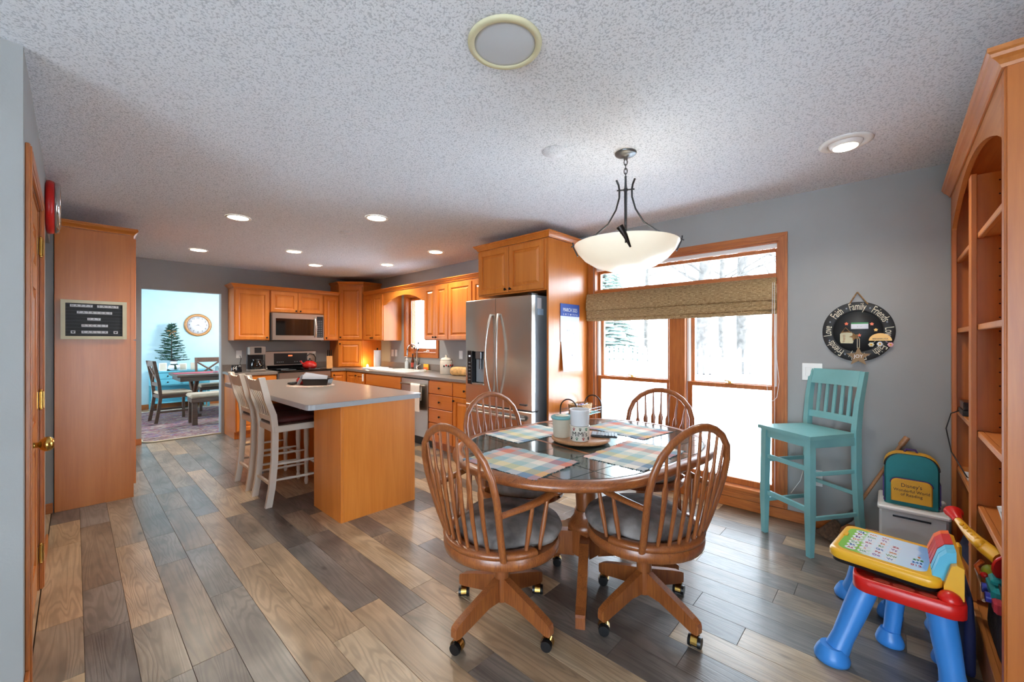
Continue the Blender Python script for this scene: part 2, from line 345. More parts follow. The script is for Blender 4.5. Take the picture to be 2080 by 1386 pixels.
# ------------------------------------------------------------------ room shell
XW, ZC, YR = 3.68, 2.455, 7.2
def rects(u0, u1, z0, z1, holes):
    us = sorted({u0, u1} | {h[0] for h in holes} | {h[1] for h in holes}); out = []
    for a, b in zip(us, us[1:]):
        zs = [z0]; m = (a + b) / 2; hs = sorted([h for h in holes if h[0] < m < h[1]], key=lambda h: h[2]); z = z0
        for h in hs:
            if h[2] > z: out.append((a, b, z, h[2]))
            z = h[3]
        if z < z1: out.append((a, b, z, z1))
    return out
def wall(name, axis, lo, hi, u0, u1, holes=(), mat=None, z1=ZC):
    m = MB()
    for a, b, z0, z in rects(u0, u1, 0, z1, holes):
        if axis == 'x': m.box(lo, a, z0, hi, b, z)
        else: m.box(a, lo, z0, b, hi, z)
    o = m.build(name, mat or M_wall); o['kind'] = 'structure'; return o
BW = (.632, 2.262, .145, 2.125)     # big window opening y0,y1,z0,z1
SW = (4.96, 5.76, 1.165, 2.07)
wall('wall_window', 'x', XW, XW + .16, -.75, YR + .12, [BW, SW])
wall('wall_range', 'y', YR, YR + .12, -.112, XW, [(.60, 1.47, 0, 2.055)])
wall('wall_left', 'x', -.25, -.13, 2.49, 4.83, [(2.50, 3.39, 0, 2.06), (4.08, 4.83, 0, 2.12)])
wall('wall_left_corner', 'y', 2.37, 2.49, -4.1, -.13)
wall('wall_hall_end', 'y', 4.84, 4.96, -1.6, -.112)
wall('wall_hall_back', 'x', -1.72, -1.6, 2.49, 4.96)
wall('wall_kitchen_left', 'x', -.24, -.112, 4.96, YR + .12)
wall('wall_bookcase', 'y', -.75, -.63, 1.0, XW)
wall('wall_right', 'x', 1.0, 1.12, -4.6, -.75)
wall('wall_rear', 'y', -4.72, -4.6, -4.1, 1.12, [(-.7, .9, .05, 2.15)])
wall('wall_family', 'x', -4.22, -4.1, -4.72, 2.49, [(-3.0, .6, .2, 2.3)])
wall('wall_dining_back', 'y', 10.85, 10.97, -1.1, 3.9, mat=M_dwall)
wall('wall_dining_left', 'x', -1.22, -1.1, 7.32, 10.97, [(8.2, 10.4, .5, 2.2)], mat=M_dwall)
wall('wall_dining_right', 'x', 3.9, 4.02, 7.32, 10.97, mat=M_dwall)
wall('wall_dining_front', 'y', YR + .12, YR + .14, -1.1, 3.9, [(.60, 1.47, 0, 2.055)], mat=M_dwall)
m = MB(); m.box(-4.22, -4.72, ZC, 4.02, 10.97, ZC + .1); o = m.build('ceiling', M_ceil); o['kind'] = 'structure'
# floor: slab with every plank in view laid on it
m = MB(); m.box(-4.22, -4.72, -.12, 4.02, 10.97, -.008); floor = m.build('floor', plain('underlay', '#4a443e', .8)); floor['kind'] = 'structure'
PW = .152; pcache = {}
def plank_mesh(wd, ln):
    k = (round(wd, 3), round(ln, 2))
    if k not in pcache: pcache[k] = MB().box(-wd / 2, -ln / 2, -.008, wd / 2, ln / 2, 0, .0009).mesh('plank')
    return pcache[k]
def lay(x0, x1, y0, y1, first):
    x = x0; i = 0
    while x < x1 - .01:
        wd = min(PW, x1 - x); y = y0 - random.random() * .8
        while y < y1:
            ln = random.choice([.5, .7, .9, .9, 1.1, 1.2]); a = max(y, y0); b = min(y + ln, y1)
            if b - a > .03:
                o = link('plank', plank_mesh(wd - .0012, b - a - .0012), M_plank, floor, (x + wd / 2, (a + b) / 2, 0)); i += 1
            y += ln
        x += wd
    return i
n1 = lay(-.122, XW, -.63, YR, 0)
nA = lay(.60, 1.47, YR, 7.6, 0)
m = MB(); m.box(-4.1, -4.6, -.008, -.126, 2.37, 0); m.box(-.126, -4.6, -.008, 1.0, -.63, 0)
m.box(-1.6, 2.49, -.008, -.126, 4.84, 0); m.box(-1.1, 7.6, -.008, 3.9, 10.85, 0); m.box(-1.1, 7.34, -.008, .6, 7.6, 0); m.box(1.47, 7.34, -.008, 3.9, 7.6, 0)
m.build('floor_covering', M_plank, floor, kind='stuff')

def baseboard(name, m):
    o = m.build(name, M_trimy if 'left' in name or 'window' in name else M_trimx); o['kind'] = 'structure'
def bb(m, x0, y0, x1, y1, h=.082):
    m.box(x0, y0, 0, x1, y1, h, .004)
baseboard('baseboard_window', MB().box(XW - .014, -.27, 0, XW, 2.33, .08, .004))
baseboard('baseboard_left', MB().box(-.13, 2.37, 0, -.117, 2.44, .08, .003).box(-.13, 3.46, 0, -.117, 4.08, .08, .003))
baseboard('baseboard_corner', MB().box(-4.1, 2.357, 0, -.13, 2.37, .08, .003))
baseboard('baseboard_hall', MB().box(-1.6, 4.827, 0, -.115, 4.84, .08, .003))
baseboard('baseboard_range', MB().box(.36, YR - .013, 0, .60, YR, .08, .003))
baseboard('baseboard_dining', MB().box(-1.1, 10.837, 0, 3.9, 10.85, .10, .003))

# ------------------------------------------------------------------ big window
W1 = struct('window_1', (XW, 0, 0))
def cas(nm, m, mat): return m.build(nm, mat, W1)
y0, y1, z0, z1 = .575, 2.325, .085, 2.183; i = .058
def mitre(lo, hi, outer, inner):  # 4 mitred boards as polygons in yz plane, returns list
    (a0, a1, b0, b1), (c0, c1, d0, d1) = outer, inner
    return [('z', [(a0, b0), (c0, d0), (c0, d1), (a0, b1)]), ('z', [(a1, b0), (a1, b1), (c1, d1), (c1, d0)]),
            ('y', [(a0, b1), (c0, d1), (c1, d1), (a1, b1)]), ('y', [(a0, b0), (a1, b0), (c1, d0), (c0, d0)])]
for g, poly in mitre(0, 0, (y0, y1, z0, z1), (y0 + i, y1 - i, z0 + i, z1 - i)):
    mb = MB().prism(poly, -.016, 0, 'x')
    cy_ = sum(p[0] for p in poly) / 4; cz_ = sum(p[1] for p in poly) / 4
    mb.prism([(cy_ + (p[0] - cy_) * (.995 if g == 'y' else .35), cz_ + (p[1] - cz_) * (.35 if g == 'y' else .995)) for p in poly], -.021, -.016, 'x')
    cas('casing', mb, M_trimz if g == 'z' else M_trimy)
a0, a1, c0, c1 = BW
J = MB(); J.box(.0, a0, c0, .15, a0 + .012, c1).box(.0, a1 - .012, c0, .15, a1, c1); cas('jamb', J, M_trimz)
cas('head_jamb', MB().box(0, a0, c1 - .012, .15, a1, c1), M_trimy)
cas('sill', MB().box(-.03, a0 + .001, c0, .15, a1 - .001, c0 + .028, .004), M_trimy)
cas('transom_bar', MB().box(-.002, a0 + .012, 1.825, .15, a1 - .012, 1.872, .004).box(.02, a0 + .012, 1.80, .13, a1 - .012, 1.825), M_trimy)
cas('mullion', MB().box(-.012, 1.335, c0 + .028, .15, 1.475, 1.80, .004), M_trimz)
M_sashy, M_sashz = M_trimy, M_trimz
def sash(nm, ya, yb, za, zb, x, st=.045, rb=.045, rt=.04, t=.035):
    s = MB().box(x, ya, za, x + t, ya + st, zb, .003).box(x, yb - st, za, x + t, yb, zb, .003)
    s.box(x, ya + st, za, x + t, yb - st, za + rb, .003).box(x, ya + st, zb - rt, x + t, yb - st, zb, .003)
    f = s.build(nm, M_trimz, W1)
    MB().box(x + .014, ya + st, za + rb, x + .02, yb - st, zb - rt).build('pane', M_glass, f)
    return f
sash('transom_sash', a0 + .014, a1 - .014, 1.874, c1 - .04, .07, st=.02, rb=.018, rt=.03)
MB().box(.03, a0 + .012, c1 - .04, .07, a1 - .012, c1 - .012).build('jamb_liner', M_whitepl, W1)
for ya, yb in ((a0 + .014, 1.333), (1.477, a1 - .014)):
    sash('upper_sash', ya + .02, yb - .02, .985, 1.80, .085, st=.03, rb=.02)
    lo_ = sash('lower_sash', ya + .002, yb - .002, c0 + .03, 1.0, .045, st=.04, rb=.05, rt=.035)
    MB().box(.042, ya - .0, 1.0, .12, ya + .02, 1.80).box(.042, yb - .02, 1.0, .12, yb, 1.80).build('jamb_liner', M_whitepl, W1)
    lk = MB().box(.03, (ya + yb) / 2 - .03, 1.0, .07, (ya + yb) / 2 + .03, 1.008, .002).cyl((.05, (ya + yb) / 2, 1.008), (.05, (ya + yb) / 2, 1.022), .012)
    lk.tube([(.05, (ya + yb) / 2, 1.02), (.045, (ya + yb) / 2 + .04, 1.026)], .005, 6); lk.build('sash_lock', M_brass, lo_)
# sink window
W2 = struct('window_2', (XW, 0, 0)); a0, a1, c0, c1 = SW; i = .06
for g, poly in mitre(0, 0, (a0 - i, a1 + i, c0 - i, c1 + i), SW):
    MB().prism(poly, -.016, 0, 'x').build('casing', M_trimz if g == 'z' else M_trimy, W2)
MB().box(0, a0, c0, .15, a0 + .012, c1).box(0, a1 - .012, c0, .15, a1, c1).box(0, a0, c1 - .012, .15, a1, c1).build('jamb', M_trimz, W2)
MB().box(-.01, a0, c0, .15, a1, c0 + .02, .003).build('sill', M_trimy, W2)
fr = MB(); x = .05; ya, yb, za, zb = a0 + .013, a1 - .013, c0 + .022, c1 - .013
fr.box(x, ya, za, x + .04, ya + .05, zb, .004).box(x, yb - .05, za, x + .04, yb, zb, .004).box(x, ya + .05, za, x + .04, yb - .05, za + .06, .004).box(x, ya + .05, zb - .05, x + .04, yb - .05, zb, .004)
f2 = fr.build('sash', M_trimz, W2); MB().box(x + .015, ya + .05, za + .06, x + .021, yb - .05, zb - .05).build('pane', M_glass, f2)
MB().box(x - .004, ya + .045, za + .055, x, ya + .05, zb - .045).box(x - .004, yb - .05, za + .055, x, yb - .045, zb - .045).box(x - .004, ya + .05, za + .055, x, yb - .05, za + .06).box(x - .004, ya + .05, zb - .05, x, yb - .05, zb - .045).build('glazing_bead', M_whitepl, f2)
MB().box(.0, 5.18, c0 + .02, .03, 5.30, c0 + .035, .003).tube([(.01, 5.24, c0 + .035), (-.005, 5.2, c0 + .055), (-.01, 5.14, c0 + .05)], .006, 8).build('crank_handle', M_whitepl, W2)
# windows of the family room behind the camera and of the dining room
def simple_window(nm, axis, pos, u0, u1, z0, z1, n, sgn):
    Wn = struct(nm)
    def bx(u_a, z_a, u_b, z_b, d0, d1, c=.003):
        mb = MB()
        if axis == 'x': mb.box(pos + sgn * d0, u_a, z_a, pos + sgn * d1, u_b, z_b, c)
        else: mb.box(u_a, pos + sgn * d0, z_a, u_b, pos + sgn * d1, z_b, c)
        return mb
    for (ua, za, ub, zb) in ((u0 - .06, z0 - .06, u0, z1 + .06), (u1, z0 - .06, u1 + .06, z1 + .06), (u0, z1, u1, z1 + .06), (u0, max(.0, z0 - .05), u1, z0)):
        bx(ua, max(0, za), ub, zb, -.015, 0).build('casing', M_trimz, Wn)
    for k in range(n):
        a = u0 + (u1 - u0) * k / n; b = u0 + (u1 - u0) * (k + 1) / n
        f = MB()
        for (ua, za, ub, zb) in ((a, z0, a + .05, z1), (b - .05, z0, b, z1), (a + .05, z0, b - .05, z0 + .06), (a + .05, z1 - .05, b - .05, z1)):
            q = bx(ua, za, ub, zb, .04, .08); f.add(q.v, q.f)
        fo = f.build('sash', M_trimz, Wn); bx(a + .05, z0 + .06, b - .05, z1 - .05, .055, .06, 0).build('pane', M_glass, fo)
simple_window('window_3', 'y', -4.6, -.7, .9, .05, 2.15, 2, -1)
simple_window('window_4', 'x', -4.1, -3.0, .6, .2, 2.3, 3, -1)
simple_window('window_5', 'x', -1.1, 8.2, 10.4, .5, 2.2, 2, -1)

# ------------------------------------------------------------------ outdoors
g = MB(); n = 40
def gz(x, y): return -.25 + .06 * math.sin(x * .7) * math.cos(y * .5) + (max(0, x - 11) * .05)
X0, X1, Y0, Y1 = -45, 45, -45, 55
gv = []; gf = []
for a in range(n + 1):
    for b in range(n + 1):
        xx = X0 + (X1 - X0) * a / n; yy = Y0 + (Y1 - Y0) * b / n; gv.append((xx, yy, gz(xx, yy) if xx > 4.6 else -.25))
for a in range(n):
    for b in range(n): gf.append((a * (n + 1) + b, (a + 1) * (n + 1) + b, (a + 1) * (n + 1) + b + 1, a * (n + 1) + b + 1))
g.add(gv, gf, True); o = g.build('ground_snow', M_snow); o['kind'] = 'structure'
fence = thing('picket_fence', 'white picket fence standing in the snow outside the window', 'fence', (11, 0, -.25))
pk = MB().prism([(-.045, 0), (.045, 0), (.045, 1.40), (0, 1.47), (-.045, 1.40)], -.01, .01, 'x').mesh('picket')
y = -1.5
while y < 14:
    link('picket', pk, M_fence, fence, (0, y, 0)); y += .15
for z in (.35, 1.12): MB().box(.012, -1.6, z, .05, 14.1, z + .09).build('rail', M_fence, fence)
y = -1.5
while y < 14.2:
    MB().box(.012, y - .05, 0, .11, y + .05, 1.42).lathe([(.06, 1.42), (.06, 1.44), (.01, 1.5)], (.06, y, 0), 4).build('post', M_fence, fence); y += 2.4
def tree(x, y, h, r, lab, forks=3, lean=0):
    t = thing('bare_tree', lab, 'tree', (x, y, gz(x, y)), 0, None)
    random.seed(int(x * 10 + y * 7)); tr = MB(); pts = [(lean * k * .15, .08 * math.sin(k), h * .5 * k / 4) for k in range(5)]
    tr.tube(pts, [r, r * .85, r * .75, r * .7, r * .6], 9); tr.build('trunk', M_bark, t)
    br = MB(); top = pts[-1]
    def grow(p, d, L, rr, lv):
        q = p + d * L * .5 + Vector((random.uniform(-.1, .1), random.uniform(-.1, .1), 0)) * L; e = p + d * L
        br.tube([p, q, e], [rr, rr * .75, rr * .5], 5 if lv < 2 else 4, caps=False)
        if lv < 4:
            for k in range(3 if lv < 3 else 2):
                nd = (d + Vector((random.uniform(-.8, .8), random.uniform(-.8, .8), random.uniform(-.1, .5)))).normalized()
                grow(e if k else q, nd, L * .68, rr * .5, lv + 1)
    for k in range(forks):
        an = 2 * PI * k / forks + random.random()
        grow(Vector(top) - Vector((0, 0, .1)), Vector((math.cos(an) * .45, math.sin(an) * .45, .85)).normalized(), h * .22, r * .5, 0)
    for k in range(4):
        an = random.random() * 6.28; z = random.uniform(.2, .48) * h
        grow(Vector((lean * z / h, 0, z)), Vector((math.cos(an), math.sin(an), .5)).normalized(), h * .13, r * .22, 1)
    br.build('branches', M_bark, t, kind='stuff')
tree(17, 5.4, 13, .34, 'thick bare tree beyond the fence, third trunk from the right seen through the window', 3, .5)
tree(18, 4.2, 14, .30, 'bare tree beyond the fence just right of the thick forked trunk', 3, -.4)
tree(16, 1.7, 13, .30, 'bare tree beyond the fence at the right edge of the window', 3, .7)
tree(20, 3.4, 12, .14, 'slender bare tree between the two thick trunks beyond the fence', 4)
tree(21, 9.6, 12, .16, 'slender bare tree beyond the fence behind the left sash', 4)
tree(24, 6.7, 14, .20, 'distant bare tree behind the forked trunk beyond the fence', 4)
tree(26, 1.4, 14, .2, 'distant bare tree at far right behind the fence', 4)
def evergreen(x, y, h, lab, R=1.8):
    t = thing('spruce', lab, 'tree', (x, y, gz(x, y))); random.seed(3)
    MB().tube([(0, 0, 0), (0, 0, h)], [.16, .02], 8).build('trunk', M_bark, t)
    f = MB()
    for k in range(44):
        z = .9 + (h - 1) * k / 44; r = R * (1 - z / h) + .1
        for j in range(12):
            a = 2 * PI * (j + random.random()) / 12; d = Vector((math.cos(a), math.sin(a), -.25))
            p = Vector((0, 0, z)); e = p + d * r * random.uniform(.75, 1.1); sd = Vector((-math.sin(a), math.cos(a), 0)) * r * .16
            mid = p + d * r * .55
            f.add([p, mid + sd, e, mid - sd], [(0, 1, 2, 3)]); f.add([mid, mid + sd * 1.5 + d * .1 + Vector((0, 0, -.12)), e, mid - sd * 1.5 + Vector((0, 0, -.12))], [(0, 1, 2, 3)])
    f.build('needles', M_needle, t, kind='stuff')
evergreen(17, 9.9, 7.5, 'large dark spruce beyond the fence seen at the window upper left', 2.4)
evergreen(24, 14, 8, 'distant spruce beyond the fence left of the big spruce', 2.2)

# ------------------------------------------------------------------ left door
D1 = struct('door_1', (-.13, 2.50, 0), PI / 2)   # local x runs along the wall (world +y), local -y faces the room (world +x)
def rring(m, x0, z0, x1, z1, prof, y=0):
    rs = [[(x0 + a, y - d, z0 + a), (x1 - a, y - d, z0 + a), (x1 - a, y - d, z1 - a), (x0 + a, y - d, z1 - a)] for a, d in prof]
    m.rings(rs, sm=False)
leaf = MB(); dw, dh = .88, 2.05
cols = [(.11, .405), (.475, .77)]; rowz = [(.18, .80), (.93, 1.62), (1.74, 1.93)]
xs = [0.005, .11, .405, .475, .77, dw - .0]
leaf.box(.005, .006, .006, .11, .036, dh).box(.405, .006, .006, .475, .036, dh).box(.77, .006, .006, dw, .036, dh)
zz = [.006, .18, .80, .93, 1.62, 1.74, 1.93, dh]
for c in cols:
    for k in range(0, 8, 2): leaf.box(c[0], .006, zz[k], c[1], .036, zz[k + 1])
lf = leaf.build('door_leaf', M_oakdoor, D1)
for c in cols:
    for r in rowz:
        p = MB(); rring(p, c[0], r[0], c[1], r[1], [(0, -.03), (0, -.012), (.012, -.018), (.05, -.009), (.05, -.009)]); p.build('panel', M_oakdoor, lf)
for z in (.20, 1.035, 1.865):
    h = MB().cyl((.885, -.006, z - .045), (.885, -.006, z + .045), .007, n=10).ball((.885, -.006, z + .05), .007, 8, 6).ball((.885, -.006, z - .05), .007, 8, 6)
    h.box(.85, .003, z - .045, .885, .0055, z + .045).box(.885, -.018, z - .045, .905, -.0155, z + .045); h.build('hinge', M_brass, D1)
kn = MB().lathe([(.001, 0), (.033, 0), (.033, .005), (.024, .010), (.012, .014), (.011, .035), (.020, .04), (.030, .052), (.030, .066), (.020, .078), (.001, .08)], (0, 0, 0), 20).xf(Matrix.Translation((.07, .006, .925)) @ Matrix.Rotation(PI / 2, 4, 'X'))
kn.build('door_knob', M_brass, lf)
for (a, b, c, d, mt) in ((-.06, 0, -.001, 2.06 + .06, M_trimz), (.892, 0, .951, 2.06 + .06, M_trimz), (0, 2.062, .891, 2.12, M_trimx)):
    MB().box(a, -.014, b, c, 0, d, .003).box(a + .008, -.018, b + .004, c - .008, -.013, d - .008, .002).build('casing', mt, D1)
MB().box(-.001, -.0, 0, .004, .12, 2.06).box(.886, 0, 0, .891, .12, 2.06).box(0, 0, 2.054, .89, .12, 2.061).build('jamb', M_trimz, D1)

# red wall clock
ck = thing('wall_clock', 'round wall clock with a thick red rim high on the left wall', 'clock', (-.129, 4.12, 2.25), (0, PI / 2, 0))
MB().lathe([(.155, 0), (.175, .005), (.176, .02), (.170, .038), (.164, .040)], (0, 0, 0), 40, caps=False).build('rim', M_red, ck)
MB().lathe([(.163, .040), (.166, .043), (.166, .062), (.158, .066), (.150, .060), (.150, .045)], (0, 0, 0), 40, caps=False).build('bezel', M_chrome, ck)
MB().lathe([(.151, .040), (.151, .045)], (0, 0, 0), 40).build('dial', M_whitepl, ck)
MB().box(-.09, -.004, .046, .005, .004, .049).box(-.004, -.005, .046, .004, .07, .050).build('hands', M_black, ck)

# ------------------------------------------------------------------ cabinet kit: local x width, front faces -y at y=0, z up
pdc = {}
def pdoor_mesh(w_, h_, t=.02, fr=.055):
    k = (round(w_, 3), round(h_, 3), t, fr)
    if k not in pdc:
        m = MB(); f_ = min(fr, w_ * .28, h_ * .28)
        rring(m, 0, 0, w_, h_, [(0, 0), (0, t - .003), (.003, t), (f_ - .008, t), (f_, t - .003), (f_ + .003, t - .012), (f_ + .010, t - .012), (f_ + .032, t - .002), (f_ + .033, t - .002)] if w_ > 2 * f_ + .07 and h_ > 2 * f_ + .07 else [(0, 0), (0, t - .003), (.004, t), (.004, t)])
        pdc[k] = m.mesh('door')
    return pdc[k]
slab_c = {}
def pdoor(parent, x, z, w_, h_, knob=None, name='door', y=0, mat=None, flat=False):
    if flat:
        me = MB().box(0, -.02, 0, w_, 0, h_, .004).mesh(name)
    else: me = pdoor_mesh(w_, h_)
    if not me.materials: me.materials.append(mat or M_cab)
    o = link(name, me, None, parent, (x, y, z))
    if knob: link('knob', knobmesh, M_knob, o, (knob[0], -.02, knob[1]))
    return o
knobmesh = MB().lathe([(.001, 0), (.006, 0), (.005, .012), (.013, .018), (.014, .024), (.009, .028), (.001, .029)], (0, 0, 0), 12).xf(Matrix.Rotation(PI / 2, 4, 'X')).mesh('knob')
def cab(label, loc, rz, w_, d_, z0, z1, name='wall_cabinet', doors=(), mat=None, toe=0, cat='cabinet', group=None, open_top=0):
    t = thing(name, label, cat, loc, rz, group)
    b = MB(); b.box(0, .0, z0 + toe, w_, d_, z1 - open_top, .002)
    if open_top: b.box(0, 0, z1 - open_top, w_, .02, z1).box(0, d_ - .01, z1 - open_top, w_, d_, z1)
    if toe: b.box(0, .06, z0, w_, d_, z0 + toe)
    b.build('body', mat or M_cab, t)
    for dd in doors: pdoor(t, *dd[:4], **(dd[4] if len(dd) > 4 else {}))
    return t
G = .004
# --- range wall uppers (face -y, front plane y=6.87)
YU = 6.87
kz = .045
cab('single-door maple wall cabinet nearest the dining room opening', (1.552, YU, 0), 0, .456, YR - YU - .002, 1.37, 2.13, doors=[(.012, 1.382, .432, .72, dict(knob=(.40, .03)))])
cab('short two-door maple wall cabinet directly above the microwave', (2.010, YU, 0), 0, .788, YR - YU - .002, 1.795, 2.13, doors=[(.010, 1.805, .380, .315, dict(knob=(.352, .025))), (.398, 1.805, .380, .315, dict(knob=(.028, .025)))])
cab('narrow single-door maple wall cabinet right of the microwave', (2.800, YU, 0), 0, .258, YR - YU - .002, 1.37, 2.13, doors=[(.008, 1.382, .242, .72, dict(knob=(.03, .03)))])
def corner_prism(z0, z1, g=0):
    return MB().prism([(3.061 - g, YR - .002), (3.061 - g, YU - g), (3.35 - g * 1.0, 6.578 - g), (XW - .002, 6.578 - g), (XW - .002, YR - .002)], z0, z1)
cc = thing('corner_cabinet', 'tall diagonal maple corner cabinet rising above its neighbours', 'cabinet', (0, 0, 0))
corner_prism(1.372, 2.32).build('body', M_cab, cc)
ang = math.atan2(6.578 - YU, 3.35 - 3.061); L_ = math.hypot(.289, .292)
def diag(z, h_, w_, kx, kzz, off=.0, g=0):
    e = Vector((3.061 - g, YU - g, 0)) + Vector((math.cos(ang), math.sin(ang), 0)) * (L_ - w_) / 2
    me = pdoor_mesh(w_, h_)
    if not me.materials: me.materials.append(M_cab)
    return e, me
e, me = diag(1.385, .90, .385, 0, 0); d_ = link('door', me, None, cc, (e.x, e.y, 1.385), (0, 0, ang)); link('knob', knobmesh, M_knob, d_, (.03, -.02, .04))
cg = thing('corner_garage', 'small square-door maple cupboard on the counter under the tall corner cabinet', 'cabinet', (0, 0, 0))
corner_prism(.9165, 1.370, .012).build('body', M_cab, cg)
e, me = diag(.935, .42, .385, 0, 0, g=.012); d_ = link('door', me, None, cg, (e.x, e.y, .935), (0, 0, ang)); link('knob', knobmesh, M_knob, d_, (.03, -.02, .38))
def crown(name, label, pts, mat=M_cabx, h=.055, out=.045, z=2.13, closed=False):
    """moulding swept along plan points; outward is to the right of the direction of travel"""
    prof = [(0, 0), (.006, 0), (.010, .010), (.020, .022), (.030, .030), (.034, .040), (out, .046), (out, h), (0, h)]
    m = MB(); P_ = [Vector((p[0], p[1])) for p in pts]; rs = []
    for k, p in enumerate(P_):
        d1 = (p - P_[k - 1]).normalized() if k else (P_[1] - p).normalized()
        d2 = (P_[k + 1] - p).normalized() if k < len(P_) - 1 else d1
        n1 = Vector((d1.y, -d1.x)); n2 = Vector((d2.y, -d2.x)); b = (n1 + n2); b = b / max(1e-6, b.dot(n1))
        rs.append([(p.x + b.x * a, p.y + b.y * a, z + zz_) for a, zz_ in prof])
    m.rings(rs, sm=False); o = m.build(name, mat); tag(o, label, 'molding'); return o
crown('crown_molding', 'maple crown molding over the range wall cabinets', [(1.552, YR - .003), (1.552, YU - .003), (3.058, YU - .003)][0:3], z=2.131)
crown('crown_molding', 'maple crown molding around the top of the tall corner cabinet', [(3.061, YR - .003), (3.061, YU - .003), (3.347, 6.575), (XW - .003, 6.575)], z=2.321, h=.04, out=.035)
# --- sink wall uppers (face -x, front plane x=3.35) local x -> world -y
XU = 3.35; RZ = -PI / 2; dU = XW - XU - .002
cab('two-door maple wall cabinet between the corner cabinet and the arched valance', (XU, 6.575, 0), RZ, .665, dU, 1.37, 2.13, doors=[(.035, 1.382, .305, .72, dict(knob=(.28, .03))), (.348, 1.382, .305, .72, dict(knob=(.025, .03)))])
cab('maple wall cabinet with two narrow doors right of the sink window', (XU, 4.79, 0), RZ, .54, dU, 1.37, 2.13, doors=[(.010, 1.382, .256, .72, dict(knob=(.23, .03))), (.272, 1.382, .256, .72, dict(knob=(.026, .03)))])
cab('wide single-door maple wall cabinet left of the refrigerator surround', (XU, 4.248, 0), RZ, .47, dU, 1.37, 2.13, doors=[(.008, 1.382, .452, .72, dict())])
cab('maple wall cabinet partly hidden behind the refrigerator surround', (XU, 3.776, 0), RZ, .48, dU, 1.37, 2.13, doors=[(.008, 1.382, .462, .72, dict())])
va = [(4.792, 2.128), (5.908, 2.128), (5.908, 1.93)]
for k in range(17):
    t_ = k / 16; y_ = 5.86 - t_ * 1.02; va.append((y_, 1.93 + .125 * math.sin(PI * t_) ** .8))
va.append((4.792, 1.93))
o = MB().prism(va, XU, XU + .02, 'x').build('arched_valance', M_caby); tag(o, 'arched maple valance board above the sink window', 'valance')
crown('crown_molding', 'maple crown molding over the sink wall cabinets', [(XU - .003, 6.53), (XU - .003, 3.30)], mat=M_caby, z=2.131)

# --- base cabinets
YB = 6.58; XB = 3.06
cab('maple base cabinet left of the range by the dining room opening', (1.505, YB, 0), 0, .513, YR - YB - .002, 0, .875, 'base_cabinet', toe=.1, doors=[(.01, .72, .493, .14, dict(knob=(.245, .07), name='drawer', flat=True, mat=M_cabx)), (.01, .115, .244, .595, dict(knob=(.22, .55))), (.259, .115, .244, .595, dict(knob=(.03, .55)))])
cab('maple base cabinet between the range and the corner', (2.800, YB, 0), 0, .258, YR - YB - .002, 0, .875, 'base_cabinet', toe=.1, doors=[(.008, .115, .242, .745, dict(knob=(.03, .70)))])
cab('corner maple base cabinet with two narrow doors facing the island', (XB, YB - .002, 0), RZ, .68, .60, 0, .875, 'base_cabinet', toe=.1, doors=[(.05, .115, .30, .745, dict()), (.355, .115, .30, .745, dict(knob=(.03, .70)))])
lk_ = MB().box(-.006, -.045, .0, .006, -.02, .11, .003).build('child_lock', M_whitepl, None); lk_.location = (3.035, 5.91, .745); tag(lk_, 'white plastic child lock strap on the corner base cabinet door', 'lock'); lk_.rotation_euler = (0, 0, RZ)
cab('sink base cabinet with a plain maple false front', (XB, 5.896, 0), RZ, .996, .60, 0, .875, 'base_cabinet', toe=.1, open_top=.16, doors=[(.01, .70, .976, .16, dict(name='drawer_front', flat=True, mat=M_cabx)), (.01, .115, .484, .575, dict(knob=(.455, .53))), (.502, .115, .484, .575, dict(knob=(.03, .53)))])
cab('four-drawer maple base cabinet right of the dishwasher', (XB, 4.272, 0), RZ, .478, .60, 0, .875, 'base_cabinet', toe=.1, doors=[(.008, .705, .462, .155, dict(knob=(.231, .078), name='drawer', flat=True, mat=M_cabx)), (.008, .525, .462, .17, dict(knob=(.231, .085), name='drawer', flat=True, mat=M_cabx)), (.008, .345, .462, .17, dict(knob=(.231, .085), name='drawer', flat=True, mat=M_cabx)), (.008, .115, .462, .22, dict(knob=(.231, .11), name='drawer', flat=True, mat=M_cabx))])
cab('maple base cabinet with one drawer over a door beside the refrigerator', (XB, 3.792, 0), RZ, .455, .60, 0, .875, 'base_cabinet', toe=.1, doors=[(.008, .705, .442, .155, dict(knob=(.221, .078), name='drawer', flat=True, mat=M_cabx)), (.008, .115, .442, .58, dict(knob=(.03, .54)))])
# worktops
SK = (3.15, 5.00, 3.60, 5.78)   # sink cutout x0,y0,x1,y1
wt = thing('worktop', 'taupe laminate worktop of the corner and sink wall with backsplash lip', 'worktop', (0, 0, 0))
m = MB(); za, zb = .877, .915
m.box(2.795, YB - .03, za, 3.03, YR - .002, zb, .003).box(3.03, SK[3], za, XW - .002, YR - .002, zb, .003)
m.box(3.03, 3.334, za, XW - .002, SK[1], zb, .003).box(3.03, SK[1], za, SK[0], SK[3], zb).box(SK[2], SK[1], za, XW - .002, SK[3], zb)
m.build('slab', M_counter, wt)
MB().box(XW - .02, 3.34, .9155, XW - .003, 6.56, 1.01, .002).box(2.80, YR - .02, .9155, 3.04, YR - .003, 1.01, .002).build('backsplash', M_counter, wt)
wl = thing('worktop', 'short taupe laminate worktop left of the range under the coffee maker', 'worktop', (0, 0, 0))
MB().box(1.480, YB - .03, za, 2.022, YR - .002, zb, .003).build('slab', M_counter, wl)
MB().box(1.483, YR - .02, .9155, 2.02, YR - .003, 1.01, .002).build('backsplash', M_counter, wl)
